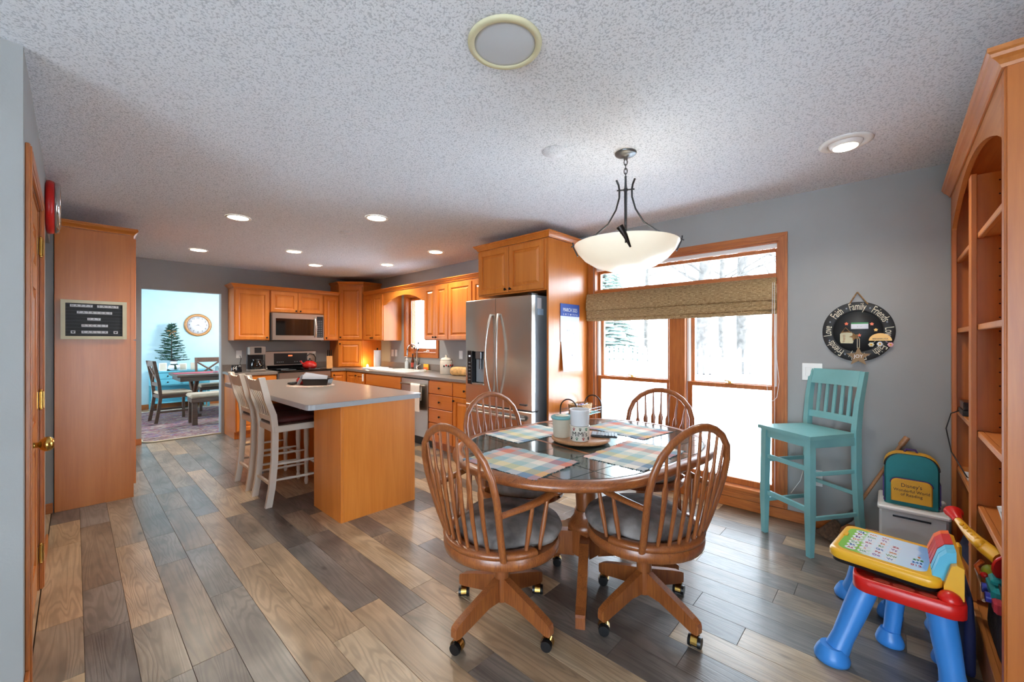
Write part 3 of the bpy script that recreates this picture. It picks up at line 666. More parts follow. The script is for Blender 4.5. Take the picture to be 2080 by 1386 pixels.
# sink
sk = thing('kitchen_sink', 'white double-bowl kitchen sink set in the worktop under the window', 'sink', (0, 0, 0))
x0, y0_, x1, y1_ = SK; m = MB(); mid = (y0_ + y1_) / 2
def basin(m, x0, y0, x1, y1, zt, dp):
    def R(a, z): return [(x0 + a, y0 + a, z), (x1 - a, y0 + a, z), (x1 - a, y1 - a, z), (x0 + a, y1 - a, z)]
    m.rings([R(0, zt), R(.006, zt), R(.02, zt - dp), R(.10, zt - dp - .005)], caps=False, sm=False); m.add(R(.10, zt - dp - .005), [(0, 1, 2, 3)])
    m.rings([R(-.004, zt), R(-.0, zt - dp - .02)], caps=False, sm=False)
basin(m, x0 + .035, y0_ + .035, x1 - .035, mid - .015, .921, .17); basin(m, x0 + .035, mid + .015, x1 - .035, y1_ - .035, .921, .17)
m.box(x0 - .012, y0_ - .012, .9155, x0 + .036, y1_ + .012, .922, .002).box(x1 - .036, y0_ - .012, .9155, x1 + .012, y1_ + .012, .922, .002)
m.box(x0 + .036, y0_ - .012, .9155, x1 - .036, y0_ + .036, .922, .002).box(x0 + .036, y1_ - .036, .9155, x1 - .036, y1_ + .012, .922, .002).box(x0 + .036, mid - .016, .9155, x1 - .036, mid + .016, .922, .002)
m.build('bowls', M_whitepl, sk)
fa = thing('faucet', 'tall gooseneck chrome faucet behind the kitchen sink', 'faucet', (3.585, 5.33, .923))
MB().lathe([(.03, 0), (.03, .01), (.018, .02), (.016, .07), (.012, .08)], n=16).build('base', M_chrome, fa)
pts = [(0, 0, .07), (0, 0, .30)] + [(-.085 + .085 * math.cos(t * PI / 8), 0, .30 + .085 * math.sin(t * PI / 8)) for t in range(1, 9)] + [(-.17, 0, .22)]
MB().tube(pts, [.012] * (len(pts) - 1) + [.016], 10).build('spout', M_chrome, fa)
MB().tube([(0, -.02, .05), (0, -.05, .07), (0, -.10, .085)], [.009, .007, .006], 8).build('lever', M_chrome, fa)
# dishwasher
dwt = thing('dishwasher', 'stainless dishwasher between the sink and the drawers', 'dishwasher', (XB, 4.894, 0), RZ)
MB().box(.002, .02, .10, .618, .58, .870).build('tub', M_black, dwt)
MB().box(.004, -.022, .125, .616, .018, .865, .006).build('door', M_steelx, dwt)
MB().box(.004, .05, .0, .616, .06, .11).build('toe_kick', M_black, dwt)
MB().tube([(.05, -.03, .79), (.05, -.06, .795), (.57, -.06, .795), (.57, -.03, .79)], .011, 10).build('handle', M_steelx, dwt)
tw = MB(); rs = []
for k, (yy, zz_) in enumerate([(-.052, .60), (-.050, .70), (-.048, .79), (-.052, .808), (-.062, .812), (-.072, .806), (-.076, .78), (-.079, .65), (-.082, .52), (-.080, .46)]):
    rs.append([(.31 + .21 * j / 8 + .006 * math.sin(k), yy + .004 * math.sin(j * 2.1) * (k > 5), zz_) for j in range(9)])
v_ = [p for r in rs for p in r]; tw.add(v_, [(a * 9 + j, a * 9 + j + 1, (a + 1) * 9 + j + 1, (a + 1) * 9 + j) for a in range(9) for j in range(8)], True)
tw.add([(p[0] + .001, p[1] - .003, p[2]) for p in v_], [(a * 9 + j, a * 9 + j + 1, (a + 1) * 9 + j + 1, (a + 1) * 9 + j) for a in range(9) for j in range(8)], True)
M_towel = plain('pale_towel', '#ece8e2', .95, var=.05, bump=.3, bscale=300)
o = tw.build('dish_towel', M_towel, None, (XB, 4.894, 0), (0, 0, RZ)); tag(o, 'pale dish towel hanging over the dishwasher handle', 'towel')

# --- range
rg = thing('range', 'stainless electric range with black glass cooktop and tall backguard', 'stove', (2.026, YB - .045, 0))
w_ = .762; D_ = YR - (YB - .045) - .01
MB().box(0, .03, .09, w_, D_, .905, .003).build('body', M_sideg, rg)
MB().box(.01, -.012, .26, w_ - .01, .03, .79, .006).build('oven_door', M_steelx, rg); MB().box(.10, -.016, .34, w_ - .10, -.012, .66, .002).build('oven_window', M_bglass, rg)
MB().box(.01, -.012, .095, w_ - .01, .03, .25, .006).build('drawer', M_steelx, rg); MB().box(.03, .05, 0, w_ - .03, .1, .09).build('toe_kick', M_black, rg)
MB().box(.01, -.006, .80, w_ - .01, .03, .895, .004).build('front_trim', M_steelx, rg)
MB().tube([(.08, -.01, .755), (.08, -.05, .76), (w_ - .08, -.05, .76), (w_ - .08, -.01, .755)], .012, 10).build('handle', M_steelx, rg)
MB().box(-.001, -.03, .906, w_ + .001, D_ - .06, .924, .005).build('cooktop', M_bglass, rg)
ring_ = MB()
for (cx, cy2, r) in ((.19, .16, .10), (.57, .16, .08), (.19, .42, .08), (.57, .42, .10)):
    ring_.tube([(cx + r * math.cos(2 * PI * k / 24), cy2 + r * math.sin(2 * PI * k / 24), .9242) for k in range(24)], .0012, 4, loop=True)
ring_.build('burner_markings', M_sideg, rg, kind='stuff')
bgd = MB().prism([(D_ - .10, .925), (D_ - .06, .975), (D_ - .05, 1.19), (D_ - .035, 1.20), (D_, 1.20), (D_, .925)], 0, w_, 'x'); bg = bgd.build('backguard', M_steelx, rg)
MB().prism([(D_ - .061, .985), (D_ - .0575, .985), (D_ - .0500, 1.165), (D_ - .0550, 1.165)], .12, w_ - .14, 'x').build('control_panel', M_black, bg)
MB().prism([(D_ - .102, .926), (D_ - .097, .925), (D_ - .060, .972), (D_ - .064, .974)], .02, w_ - .02, 'x').build('vent_panel', M_bglass, bg)
M_disp = plain('display_glow', '#301010', .4, emit='#ff7040', es=.6, var=0)
MB().box(.33, D_ - .060, 1.115, .39, D_ - .0535, 1.135).build('clock_display', M_disp, bg)
for k in range(8):
    MB().box(.16 + .028 * k if k < 4 else .42 + .035 * (k - 4), D_ - .0645 + .0, 1.02, .175 + .028 * k if k < 4 else .435 + .035 * (k - 4), D_ - .055, 1.032).build('button', M_sideg, bg)
# kettle
kt = thing('kettle', 'glossy red enamel kettle on the rear right burner', 'kettle', (2.57, 6.82, .9255))
M_enamel = plain('red_enamel', '#b3201c', .12, var=.05, coat=.8)
MB().lathe([(.07, 0), (.095, .01), (.108, .045), (.098, .085), (.06, .115), (.04, .12)], n=28).build('body', M_enamel, kt)
MB().lathe([(.042, .12), (.038, .13), (.012, .138), (.012, .15), (.016, .158), (.004, .165)], n=16).build('lid', M_black, kt)
MB().tube([(-.08, 0, .06), (-.12, 0, .09), (-.14, 0, .125)], [.02, .014, .011], 10).build('spout', M_enamel, kt)
MB().tube([(-.06, 0, .10), (-.05, 0, .19), (0, 0, .235), (.06, 0, .22), (.09, 0, .17), (.085, 0, .09)], [.006, .008, .010, .010, .008, .006], 8).build('handle', M_black, kt)
# microwave
mw = thing('microwave', 'stainless over-the-range microwave with a curved vertical handle', 'microwave', (2.026, 6.80, 1.372))
MB().box(0, .03, 0, .758, .39, .418, .003).build('body', M_sideg, mw)
MB().box(0, 0, .0, .758, .03, .418, .005).build('front_frame', M_steelx, mw)
MB().box(.045, -.004, .075, .60, 0, .335, .002).build('door_window', M_bglass, mw)
MB().box(.645, -.004, .045, .745, 0, .385, .002).build('control_panel', M_black, mw)
btn = MB().box(0, 0, 0, .014, .002, .010).mesh('button')
for r_ in range(9):
    for c_ in range(3): link('button', btn, M_sideg, mw, (.655 + .028 * c_, -.006, .065 + .03 * r_))
MB().tube([(.615, -.002, .05), (.618, -.035, .09), (.622, -.045, .21), (.618, -.035, .33), (.615, -.002, .37)], [(.012, .006), (.014, .008), (.015, .009), (.014, .008), (.012, .006)], 10, up=(1, 0, 0)).build('handle', M_steel, mw)
MB().box(.04, .03, -.012, .72, .34, -.0005).build('vent_grille', M_black, mw)
# outlets
def outlet(lab, loc, rz, sw=False, w_=.072, h_=.115, n=1):
    t = thing('switch_plate' if sw else 'wall_outlet', lab, 'light switch' if sw else 'outlet', loc, rz)
    MB().box(-w_ / 2, -.006, -h_ / 2, w_ / 2, -.0005, h_ / 2, .002).build('plate', M_whitepl, t)
    for k in range(n):
        ox = (k - (n - 1) / 2) * .046
        if sw: MB().box(ox - .016, -.010, -.032, ox + .016, -.006, .032, .002).build('rocker', M_whitepl, t)
        else:
            for s_ in (-1, 1): MB().cyl((ox, -.009, s_ * .024), (ox, -.006, s_ * .024), .016, n=14).build('socket', M_whitepl, t)
    return t
outlet('white outlet above the worktop beside the coffee maker', (1.69, YR, 1.16), 0)
outlet('left of the two white switch plates left of the sink window', (XW, 6.19, 1.16), RZ, True)
outlet('right of the two white switch plates left of the sink window', (XW, 6.08, 1.16), RZ, True)
outlet('white switch plate above the cookie jar', (XW, 4.40, 1.165), RZ, True)
outlet('white outlet low on the gray wall behind the teal stool', (XW, .40, .36), RZ)
outlet('white double switch plate behind the back of the teal stool', (XW, .425, 1.13), RZ, True, .12, .125, 2)
# coffee maker, mugs
cmk = thing('coffee_maker', 'steel and black drip coffee maker with glass carafe on the left worktop', 'coffee maker', (1.80, 6.76, .9165))
MB().box(-.10, -.10, 0, .10, .10, .035, .006).build('base', M_steelx, cmk); MB().box(-.10, .03, .035, .10, .10, .36, .004).build('tower', M_black, cmk)
MB().box(-.10, -.095, .245, .10, .03, .36, .006).build('brew_head', M_steelx, cmk); MB().box(-.045, -.098, .27, .045, -.095, .35, .001).build('control_panel', M_black, cmk)
car = MB().lathe([(.05, .036), (.066, .05), (.072, .09), (.062, .14), (.045, .165), (.046, .175)], (0, -.03, 0), 20, caps=False).build('carafe', M_bglass, cmk)
MB().tube([(.04, -.05, .165), (.08, -.085, .16), (.085, -.09, .10), (.06, -.07, .07)], .008, 8).build('handle', M_black, car); MB().lathe([(.001, .185), (.048, .182), (.05, .17), (.001, .17)], (0, -.03, 0), 20).build('lid', M_black, car)
M_dmug = plain('dark_ceramic', '#17181d', .25, var=.05)
mg = thing('mug', 'black mug with a white letter M on the left end of the worktop', 'mug', (1.535, 6.74, .9165))
MB().lathe([(.036, 0), (.042, .01), (.042, .105), (.039, .105), (.038, .01), (.001, .008)], n=20, caps=False).build('cup', M_dmug, mg)
MB().tube([(.03, -.028, .085), (.052, -.045, .08), (.056, -.048, .05), (.045, -.04, .025), (.03, -.028, .022)], .006, 7).build('handle', M_dmug, mg)
text('letter', 'M', .06, M_whitepl, mg, (-.012, -.0425, .055), (PI / 2, 0, -.25))
mg2 = thing('pepper_mill', 'small dark mill between the mug and the coffee maker', 'mill', (1.61, 6.82, .9165))
MB().lathe([(.028, 0), (.028, .03), (.022, .05), (.026, .07)], n=16).build('body', M_dmug, mg2); MB().lathe([(.026, .071), (.027, .085), (.012, .10), (.001, .104)], n=16).build('cap', M_pewter, mg2)
o = MB().tube([(1.70, YR - .012, 1.14), (1.712, YR - .03, 1.10), (1.70, YR - .025, 1.03), (1.70, YR - .07, .95), (1.70, YR - .10, .925)], .004, 6).build('power_cord', M_black); tag(o, 'black power cord from the outlet down to the coffee maker', 'cord')
# knife block
kb = thing('knife_block', 'light wooden knife block full of black-handled knives', 'knife block', (2.90, 6.86, .9165), -.35)
MB().prism([(-.06, 0), (.06, 0), (.085, .14), (-.01, .20)], -.045, .045, 'x').build('block', wood('block_wood', '#d09a5c', '#c48a4c', '#b07a40', scale=2), kb)
for r_ in range(4):
    for c_ in range(3):
        yy = .068 - r_ * .024; zz_ = .155 + r_ * .015
        kfe = MB().tube([(-.028 + .028 * c_, yy, zz_), (-.028 + .028 * c_, yy + .0 - .03, zz_ + .045), (-.028 + .028 * c_, yy - .062, zz_ + .095)], [(.007, .010), (.008, .011), (.007, .009)], 8, up=(1, 0, 0)); kfe.build('knife_handle', M_black, kb)
# sink-wall counter things
pt = thing('paper_towel_holder', 'paper towel roll standing upright near the corner cupboard', 'paper towel', (3.47, 6.32, .9165))
MB().lathe([(.07, 0), (.07, .01), (.008, .012), (.008, .30), (.014, .305), (.014, .32), (.004, .33)], n=20).build('stand', M_knob, pt); MB().lathe([(.055, .014), (.058, .02), (.058, .285), (.055, .29)], n=28).build('roll', M_paper, pt)
nl = thing('night_light', 'small glowing light against the base of the corner cupboard', 'lamp', (3.36, 6.45, .9165))
M_glow = plain('warm_glow', '#ffdd99', .4, emit='#ffd080', es=14, var=0)
MB().lathe([(.02, 0), (.022, .01), (.022, .02)], n=14).build('cup', M_whitepl, nl); MB().lathe([(.018, .021), (.014, .04), (.004, .055)], n=12).build('flame', M_glow, nl)
ld = bpy.data.lights.new('night_light_lamp', 'POINT'); ld.energy = .9; ld.color = (1, .72, .35); ld.shadow_soft_size = .02; lo_ = bpy.data.objects.new('night_light_lamp', ld); COL.objects.link(lo_); lo_.parent = nl; lo_.location = (-.0, -.0, .09)
dr = thing('drying_mat', 'white folded drying towel on the worktop left of the sink', 'towel', (3.30, 6.02, .9165), RZ)
MB().box(-.19, -.17, 0, .19, .17, .012, .005).build('lower_layer', M_paper, dr); MB().box(-.185, -.165, .0125, .10, .15, .024, .005).build('upper_layer', M_paper, dr)
sd = thing('soap_dispenser', 'clear pump bottle of dish soap behind the sink', 'bottle', (3.615, 5.66, .923))
MB().lathe([(.03, 0), (.032, .01), (.032, .10), (.014, .125), (.012, .14)], n=18).build('bottle', plain('pale_soap', '#b8c2c8', .2, var=0), sd); MB().lathe([(.015, .141), (.015, .155), (.004, .157), (.004, .185), (.012, .187), (.012, .195)], n=12).tube([(0, 0, .19), (-.03, 0, .19), (-.036, 0, .183)], .004, 6).build('pump', M_whitepl, sd)
bt = thing('bottle', 'slim amber bottle with a red label behind the sink', 'bottle', (3.62, 5.50, .923))
MB().lathe([(.026, 0), (.028, .008), (.028, .12), (.011, .17), (.011, .215), (.013, .22)], n=18).build('body', plain('amber_glass', '#4a2413', .12, var=.05), bt); MB().lathe([(.0285, .03), (.0285, .10)], n=18, caps=False).build('label', plain('red_label', '#b4412f', .5, var=.05), bt); MB().lathe([(.014, .22), (.014, .238), (.001, .239)], n=12).build('cap', M_black, bt)
vs = thing('vase', 'pewter vase holding dark dried pods behind the sink', 'vase', (3.625, 5.42, .923))
MB().lathe([(.03, 0), (.036, .05), (.026, .12), (.034, .16), (.031, .16), (.024, .12)], n=18, caps=False).build('body', M_pewter, vs)
for k in range(5):
    a = k * 1.3; MB().tube([(0, 0, .05), (.01 * math.cos(a), .01 * math.sin(a), .18), (-.01 + .05 * math.cos(a), .05 * math.sin(a), .30 + .025 * k)], .0022, 5).ball((-.01 + .05 * math.cos(a), .05 * math.sin(a), .305 + .025 * k), (.014, .014, .018), 10, 7).build('stem', M_dmug, vs)
spg = thing('sponge_pack', 'yellow and orange sponge pack leaning behind the faucet', 'sponge', (3.635, 5.16, .923), RZ)
MB().box(-.06, -.012, 0, .06, .012, .09, .004).build('pack', M_yellow, spg); MB().box(-.055, -.0135, .005, .055, -.012, .04).build('label', M_orange, spg)
sc2 = thing('scrub_brush', 'small dish brush lying right of the sink', 'brush', (3.45, 4.92, .9165), .5)
MB().lathe([(.02, 0), (.024, .012), (.02, .022), (.012, .03)], n=14).build('bristles', M_cream, sc2); MB().tube([(0, 0, .028), (-.05, .03, .03), (-.11, .05, .022)], [.008, .006, .007], 8).build('handle', M_whitepl, sc2)
cj = thing('cookie_jar', 'cream cookie jar painted with red fruit beside the bread', 'jar', (3.40, 4.37, .9165))
M_cerm = plain('cream_ceramic', '#d9d2c4', .3, var=.03)
MB().lathe([(.075, 0), (.082, .01), (.084, .17), (.076, .185)], n=28).build('jar', M_cerm, cj); MB().lathe([(.078, .186), (.08, .195), (.06, .215), (.02, .225), (.012, .235), (.018, .25), (.004, .258)], n=24).build('lid', M_cerm, cj)
for k in range(6):
    a = -2.6 + .35 * k; MB().ball((.084 * math.cos(a), .084 * math.sin(a), .11 + .01 * (k % 2)), (.012, .012, .014), 8, 6).build('painted_fruit', M_enamel if k % 2 else M_dmug, cj)
bd = thing('bread_loaf', 'loaf of bread in a clear bag beside the refrigerator', 'bread', (3.37, 4.03, .9165), .25)
rs = []
for k, (yy, sc_) in enumerate([(-.15, .15), (-.14, .7), (-.11, .95), (-.03, 1.0), (.05, 1.02), (.11, .95), (.14, .7), (.15, .2)]):
    rs.append([(.065 * sc_ * math.copysign(abs(math.cos(t)) ** .7, math.cos(t)), yy, max(.001, .055 + .058 * sc_ * math.copysign(abs(math.sin(t)) ** .7, math.sin(t)))) for t in [2 * PI * j / 16 for j in range(16)]])
MB().rings(rs).build('loaf', plain('bread_crust', '#d6a566', .55, var=.22, scale=22, coat=.3), bd)
MB().tube([(0, -.15, .05), (.01, -.18, .04), (.0, -.21, .03)], [.01, .008, .025], 8).build('bag_end', M_cglass, bd)

# ------------------------------------------------------------------ refrigerator and surround
FX = 2.83
fr = thing('refrigerator', 'stainless french-door refrigerator with ice dispenser', 'refrigerator', (FX, 3.325, 0), RZ)   # local x = 3.325 - world y
FW = .925
MB().box(.008, .07, .02, FW - .008, .80, 1.785, .004).build('cabinet', M_sideg, fr); MB().box(.02, .02, .0, FW - .02, .1, .06).build('toe_grille', M_black, fr)
def fdoor(x0, x1, z0, z1, nm, hole=None):
    m = MB(); n_ = 10; rs = []
    for k in range(n_ + 1):
        t = k / n_; xx = x0 + (x1 - x0) * t; g_ = (xx - FW / 2) / (FW / 2); yy = .02 * g_ * g_ - .004
        rs.append([(xx, .065, z0), (xx, .065, z1), (xx, yy + .006, z1), (xx, yy, z1 - .008), (xx, yy, z0 + .008), (xx, yy + .006, z0)])
    m.rings(rs, sm=False); return m.build(nm, M_steel, fr)
SPL = .470
def cut_door():
    # left door with a dispenser recess between x .085-.30 and z .905-1.25
    m = MB(); xs_ = [.004, .08, .30, .38, SPL - .003]; n_ = 16; xsamp = sorted(set([.004 + (SPL - .007) * k / n_ for k in range(n_ + 1)] + xs_))
    def yf(xx): g_ = (xx - FW / 2) / (FW / 2); return .02 * g_ * g_ - .004
    zs_ = [.712, .72, .905, 1.25, 1.772, 1.78]
    def yy(xx, z): return yf(xx) + (.006 if z in (zs_[0], zs_[-1]) else 0)
    for i_ in range(len(xsamp) - 1):
        a, b = xsamp[i_], xsamp[i_ + 1]
        for j_ in range(5):
            if .08 <= a and b <= .30001 and j_ == 2: continue
            m.add([(a, yy(a, zs_[j_]), zs_[j_]), (b, yy(b, zs_[j_]), zs_[j_]), (b, yy(b, zs_[j_ + 1]), zs_[j_ + 1]), (a, yy(a, zs_[j_ + 1]), zs_[j_ + 1])], [(0, 1, 2, 3)], True)
        for z in (zs_[0], zs_[-1]): m.quad((a, yy(a, z), z), (b, yy(b, z), z), (b, .065, z), (a, .065, z))
    for a in (.004, SPL - .003): m.add([(a, yy(a, z), z) for z in zs_] + [(a, .065, zs_[-1]), (a, .065, zs_[0])], [tuple(range(8))])
    m.quad((.004, .065, .712), (SPL - .003, .065, .712), (SPL - .003, .065, 1.78), (.004, .065, 1.78))
    m.quad((.08, yf(.08), .905), (.08, .055, .905), (.08, .055, 1.25), (.08, yf(.08), 1.25)); m.quad((.30, yf(.3), .905), (.30, .055, .905), (.30, .055, 1.25), (.30, yf(.3), 1.25))
    m.quad((.08, yf(.08), 1.25), (.08, .055, 1.25), (.30, .055, 1.25), (.30, yf(.3), 1.25)); m.quad((.08, yf(.08), .905), (.08, .055, .905), (.30, .055, .905), (.30, yf(.3), .905))
    return m.build('left_door', M_steel, fr)
ldoor = cut_door()
MB().box(.055, -.008, .91, .125, .05, 1.255, .002).build('control_strip', M_black, ldoor)
M_led = plain('led_text', '#ffffff', .4, emit='#dfe8ff', es=1.5, var=0)
text('lettering', 'LG', .02, M_led, ldoor, (.09, -.0085, 1.20), (PI / 2, 0, 0))
for k in range(6): MB().box(.075, -.0095, .95 + .036 * k, .105, -.008, .957 + .036 * k).build('button', M_sideg, ldoor)
MB().box(.13, .05, .93, .30, .056, 1.25).build('recess_back', M_sideg, ldoor); MB().box(.17, -.004, 1.17, .26, .05, 1.25, .008).build('ice_chute', M_pewter, ldoor)
MB().box(.20, .02, 1.07, .23, .04, 1.17, .004).build('paddle', M_pewter, ldoor)
MB().box(.125, -.012, .905, .305, .05, .925, .006).build('drip_tray', M_steelx, ldoor)
rdoor = fdoor(SPL + .003, FW - .004, .712, 1.78, 'right_door')
fz = fdoor(.004, FW - .004, .07, .700, 'freezer_drawer')
for d_o, xx, s_ in ((ldoor, SPL - .045, -1), (rdoor, SPL + .045, 1)):
    pts = []; rr = []
    for k in range(13):
        t = k / 12; pts.append((xx + s_ * .004 + s_ * .028 * (math.sin(PI * t)) ** 1, -.02 - .052 * math.sin(PI * t) ** .7, .83 + .79 * t)); rr.append((.016, .009))
    MB().tube(pts, rr, 10, up=(1, 0, 0)).cyl((pts[0][0], .0, .835), (pts[0][0], -.022, .835), .010, n=8).cyl((pts[-1][0], .0, 1.615), (pts[-1][0], -.022, 1.615), .010, n=8).build('handle', M_steel, d_o)
MB().box(.52, -.016, .615, .86, .01, .665, .010).build('handle_recess', M_pewter, fz)
MB().tube([(.06, -.01, .64), (.10, -.055, .645), (.82, -.055, .645), (.86, -.01, .64)], .012, 10).build('handle', M_steelx, fz)
MB().box(FW - .14, -.002, .755, FW - .06, .013, .77).build('badge', M_pewter, rdoor)
MB().box(FW - .004, .075, .695, FW + .014, .10, .71, .003).build('hinge', M_black, fr); MB().box(FW - .06, .02, 1.786, FW - .01, .12, 1.80, .003).build('top_hinge', M_black, fr)
st_ = MB().box(FW - .0075, .10, 1.66, FW - .0065, .16, 1.76); st_.build('energy_sticker', M_paper, fr); MB().box(FW - .0075, .105, 1.60, FW - .0065, .19, 1.66).build('info_sticker', plain('pale_blue_sticker', '#a9c7e0', .5), fr)
# surround: gable panel, cabinet over the fridge, far gable
gp = MB().box(3.0, 2.33, 0, XW - .002, 2.352, 2.325, .002).build('refrigerator_gable', M_cab); tag(gp, 'tall maple side panel right of the refrigerator holding the calendar', 'panel')
gp2 = MB().box(3.06, 3.335, .0, XW - .002, 3.355 - .065 + .003, 2.325).build('inner_gable', M_cab); bpy.data.objects.remove(gp2)
cab('deep two-door maple cabinet above the refrigerator', (3.0, 3.286, 0), RZ, .930, XW - 3.0 - .004, 1.835, 2.325, doors=[(.012, 1.85, .445, .46, dict(knob=(.415, .03))), (.465, 1.85, .445, .46, dict(knob=(.03, .03)))])
crown('crown_molding', 'maple crown molding around the top of the refrigerator cabinet', [(XW - .003, 3.289), (2.998, 3.289), (2.998, 2.327), (XW - .003, 2.327)], mat=M_cab, z=2.326, h=.055)
# calendar
cl = thing('wall_calendar', 'open March 2025 wall calendar pinned on the maple side panel', 'calendar', (3.18, 2.329, 1.06))
cw = .32
MB().box(0, -.006, .54, cw, -.0005, .66).build('header', M_navy, cl)
MB().box(.0, -.004, .29, cw, -.001, .54).build('upper_page', M_paper, cl)
MB().prism([(-.001, .295), (-.004, .295), (-.030, .0), (-.027, .0)], .012, cw + .016, 'x').build('lower_page', M_paper, cl)
text('lettering', 'MARCH 2025', .052, M_whitepl, cl, (cw / 2, -.0065, .60), (PI / 2, 0, 0), sx=.82)
text('weekday_lettering', 'S  M  T  W  T  F  S', .026, M_whitepl, cl, (cw / 2, -.0065, .556), (PI / 2, 0, 0), sx=1.2)
M_grayink = plain('gray_ink', '#9a9fa8', .6, var=0)
for k in range(8):
    text('handwriting', ['ll  12', 'u', '5 7', 'a', '. .', '9 ll', '14', '22'][k], .022, M_grayink, cl, ([.13, .22, .15, .24, .08, .17, .22, .10][k], [-.0045, -.0045, -.0045, -.0045, -.0158, -.0192, -.0192, -.0245][k], [.40, .37, .35, .33, .20, .155, .13, .07][k]), (PI / 2 - (.087 if k > 3 else 0), 0, 0))

# ------------------------------------------------------------------ pantry and letter board
pn = thing('pantry_cabinet', 'tall maple pantry end panel carrying the letter board', 'cabinet', (-.108, 4.83, 0))
MB().box(0, 0, 0, .455, .95, 2.27, .002).build('body', M_cab, pn)
MB().box(.440, -.003, 0, .460, 0, 2.27).build('edge_stile', M_cab, pn)
for k, (a, b) in enumerate(((.02, .46), (.49, .46))):
    for z, h_ in ((.11, 1.25), (1.37, .88)):
        me = pdoor_mesh(b - .01, h_)
        if not me.materials: me.materials.append(M_cab)
        d_ = link('door', me, None, pn, (.457, a, z), (0, 0, PI / 2)); link('knob', knobmesh, M_knob, d_, (.03 if k else .42, -.02, .6 if z < 1 else .05))
crown('crown_molding', 'maple crown molding on top of the tall pantry', [(-.108, 4.829), (.348, 4.829), (.348, 5.78)][::1], z=2.271, h=.055) if False else None
m = MB(); P0 = [(-.128, 5.78), (.352, 5.78)]
crown('crown_molding', 'maple crown molding on top of the tall pantry', [(-.106, 4.829), (.349, 4.829), (.349, 5.785)], z=2.271, h=.055, out=.03)
lb = thing('letter_board', 'black letter board in a cream frame on the pantry panel', 'sign', (-.075, 4.825, 1.37))
M_frame = plain('cream_frame', '#d8d2b4', .5, var=.05); Wb, Hb = .382, .318
MB().box(0, -.018, 0, Wb, 0, .026).box(0, -.018, Hb - .026, Wb, 0, Hb).box(0, -.018, .026, .026, 0, Hb - .026).box(Wb - .026, -.018, .026, Wb, 0, Hb - .026).build('frame', M_frame, lb)
MB().box(.026, -.004, .026, Wb - .026, 0, Hb - .026).build('felt', M_slate, lb)
M_rail = plain('dark_board_rail', '#3c4046', .5, var=.03)
rows = ['HAPPY SAINT', 'PATRICKS', 'DAY', 'MYCKET', 'KARLEK']
for k in range(5):
    z = Hb - .026 - .0195 - k * .0535
    MB().box(.027, -.008, z - .018, Wb - .027, -.004, z - .013).box(.027, -.008, z + .010, Wb - .027, -.004, z + .014).build('rail', M_rail, lb)
    s_ = rows[k]; n_ = len(s_); tw_ = .0255
    for j, ch in enumerate(s_):
        xx = Wb / 2 + (j - (n_ - 1) / 2) * tw_
        if k == 2: xx += -.005
        if ch == ' ': continue
        tl = MB().box(-.0127, -.010, -.010, .0127, -.0075, .010).build('letter_tile', M_paper, lb, (xx, 0, z)); text('letter', ch, .021, M_black, tl, (0, -.0103, 0), (PI / 2, 0, 0), sx=1.0)
hs = [(0, -.008), (.008, 0), (.008, .004), (.004, .007), (0, .004), (-.004, .007), (-.008, .004), (-.008, 0)]
for xx in (.068, Wb - .068):
    z = Hb - .026 - .0195 - 4 * .0535
    tl = MB().box(-.0127, -.010, -.011, .0127, -.0075, .011).build('heart_tile', M_paper, lb, (xx, 0, z)); MB().prism(hs, -.0108, -.010, 'y').build('heart', M_black, tl)

# ------------------------------------------------------------------ island
isl = thing('kitchen_island', 'maple kitchen island base with plain end panels', 'island', (0, 0, 0))
MB().box(1.985 - .62, 2.985, 0, 1.985, 3.003, .869, .001).box(1.345, 2.985, 0, 1.365, 3.003, .869, .002).build('end_panel', M_cab, isl)
MB().box(1.345, 3.003, 0, 1.362, 3.48, .869).build('side_panel', M_cab, isl); MB().box(1.362, 3.003, 0, 1.69, 3.48, .869).build('near_cabinet', M_cab, isl)
MB().box(1.69, 3.003, .0, 1.985, 5.22, .869).build('body', M_cab, isl)
MB().box(1.345, 4.80, 0, 1.69, 5.22, .869).build('far_cabinet', M_cab, isl)
for k in range(4):
    me = pdoor_mesh(.53, .60)
    if not me.materials: me.materials.append(M_cab)
    d_ = link('door', me, None, isl, (1.985, 3.02 + .55 * k, .10), (0, 0, PI / 2)); link('knob', knobmesh, M_knob, d_, (.5 if k % 2 == 0 else .03, -.02, .56))
    d_ = MB().box(0, -.02, 0, .53, 0, .14, .004).build('drawer', M_caby, isl, (1.985, 3.02 + .55 * k, .715), (0, 0, PI / 2)); link('knob', knobmesh, M_knob, d_, (.265, -.02, .07))
def rrect(x0, y0, x1, y1, r, n=5):
    p = []
    for cx, cy2, a in ((x1 - r, y0 + r, -PI / 2), (x1 - r, y1 - r, 0), (x0 + r, y1 - r, PI / 2), (x0 + r, y0 + r, PI)):
        for k in range(n + 1): p.append((cx + r * math.cos(a + PI / 2 * k / n), cy2 + r * math.sin(a + PI / 2 * k / n)))
    return p
iw = thing('island_worktop', 'taupe laminate island worktop with a rounded gray edge', 'worktop', (0, 0, 0))
MB().prism(rrect(1.10, 2.955, 2.05, 5.28, .05), .8695, .9055, sm=False).build('edge_band', M_counter_edge, iw)
MB().prism(rrect(1.102, 2.957, 2.048, 5.278, .05), .9056, .9075).build('surface', M_counter, iw)
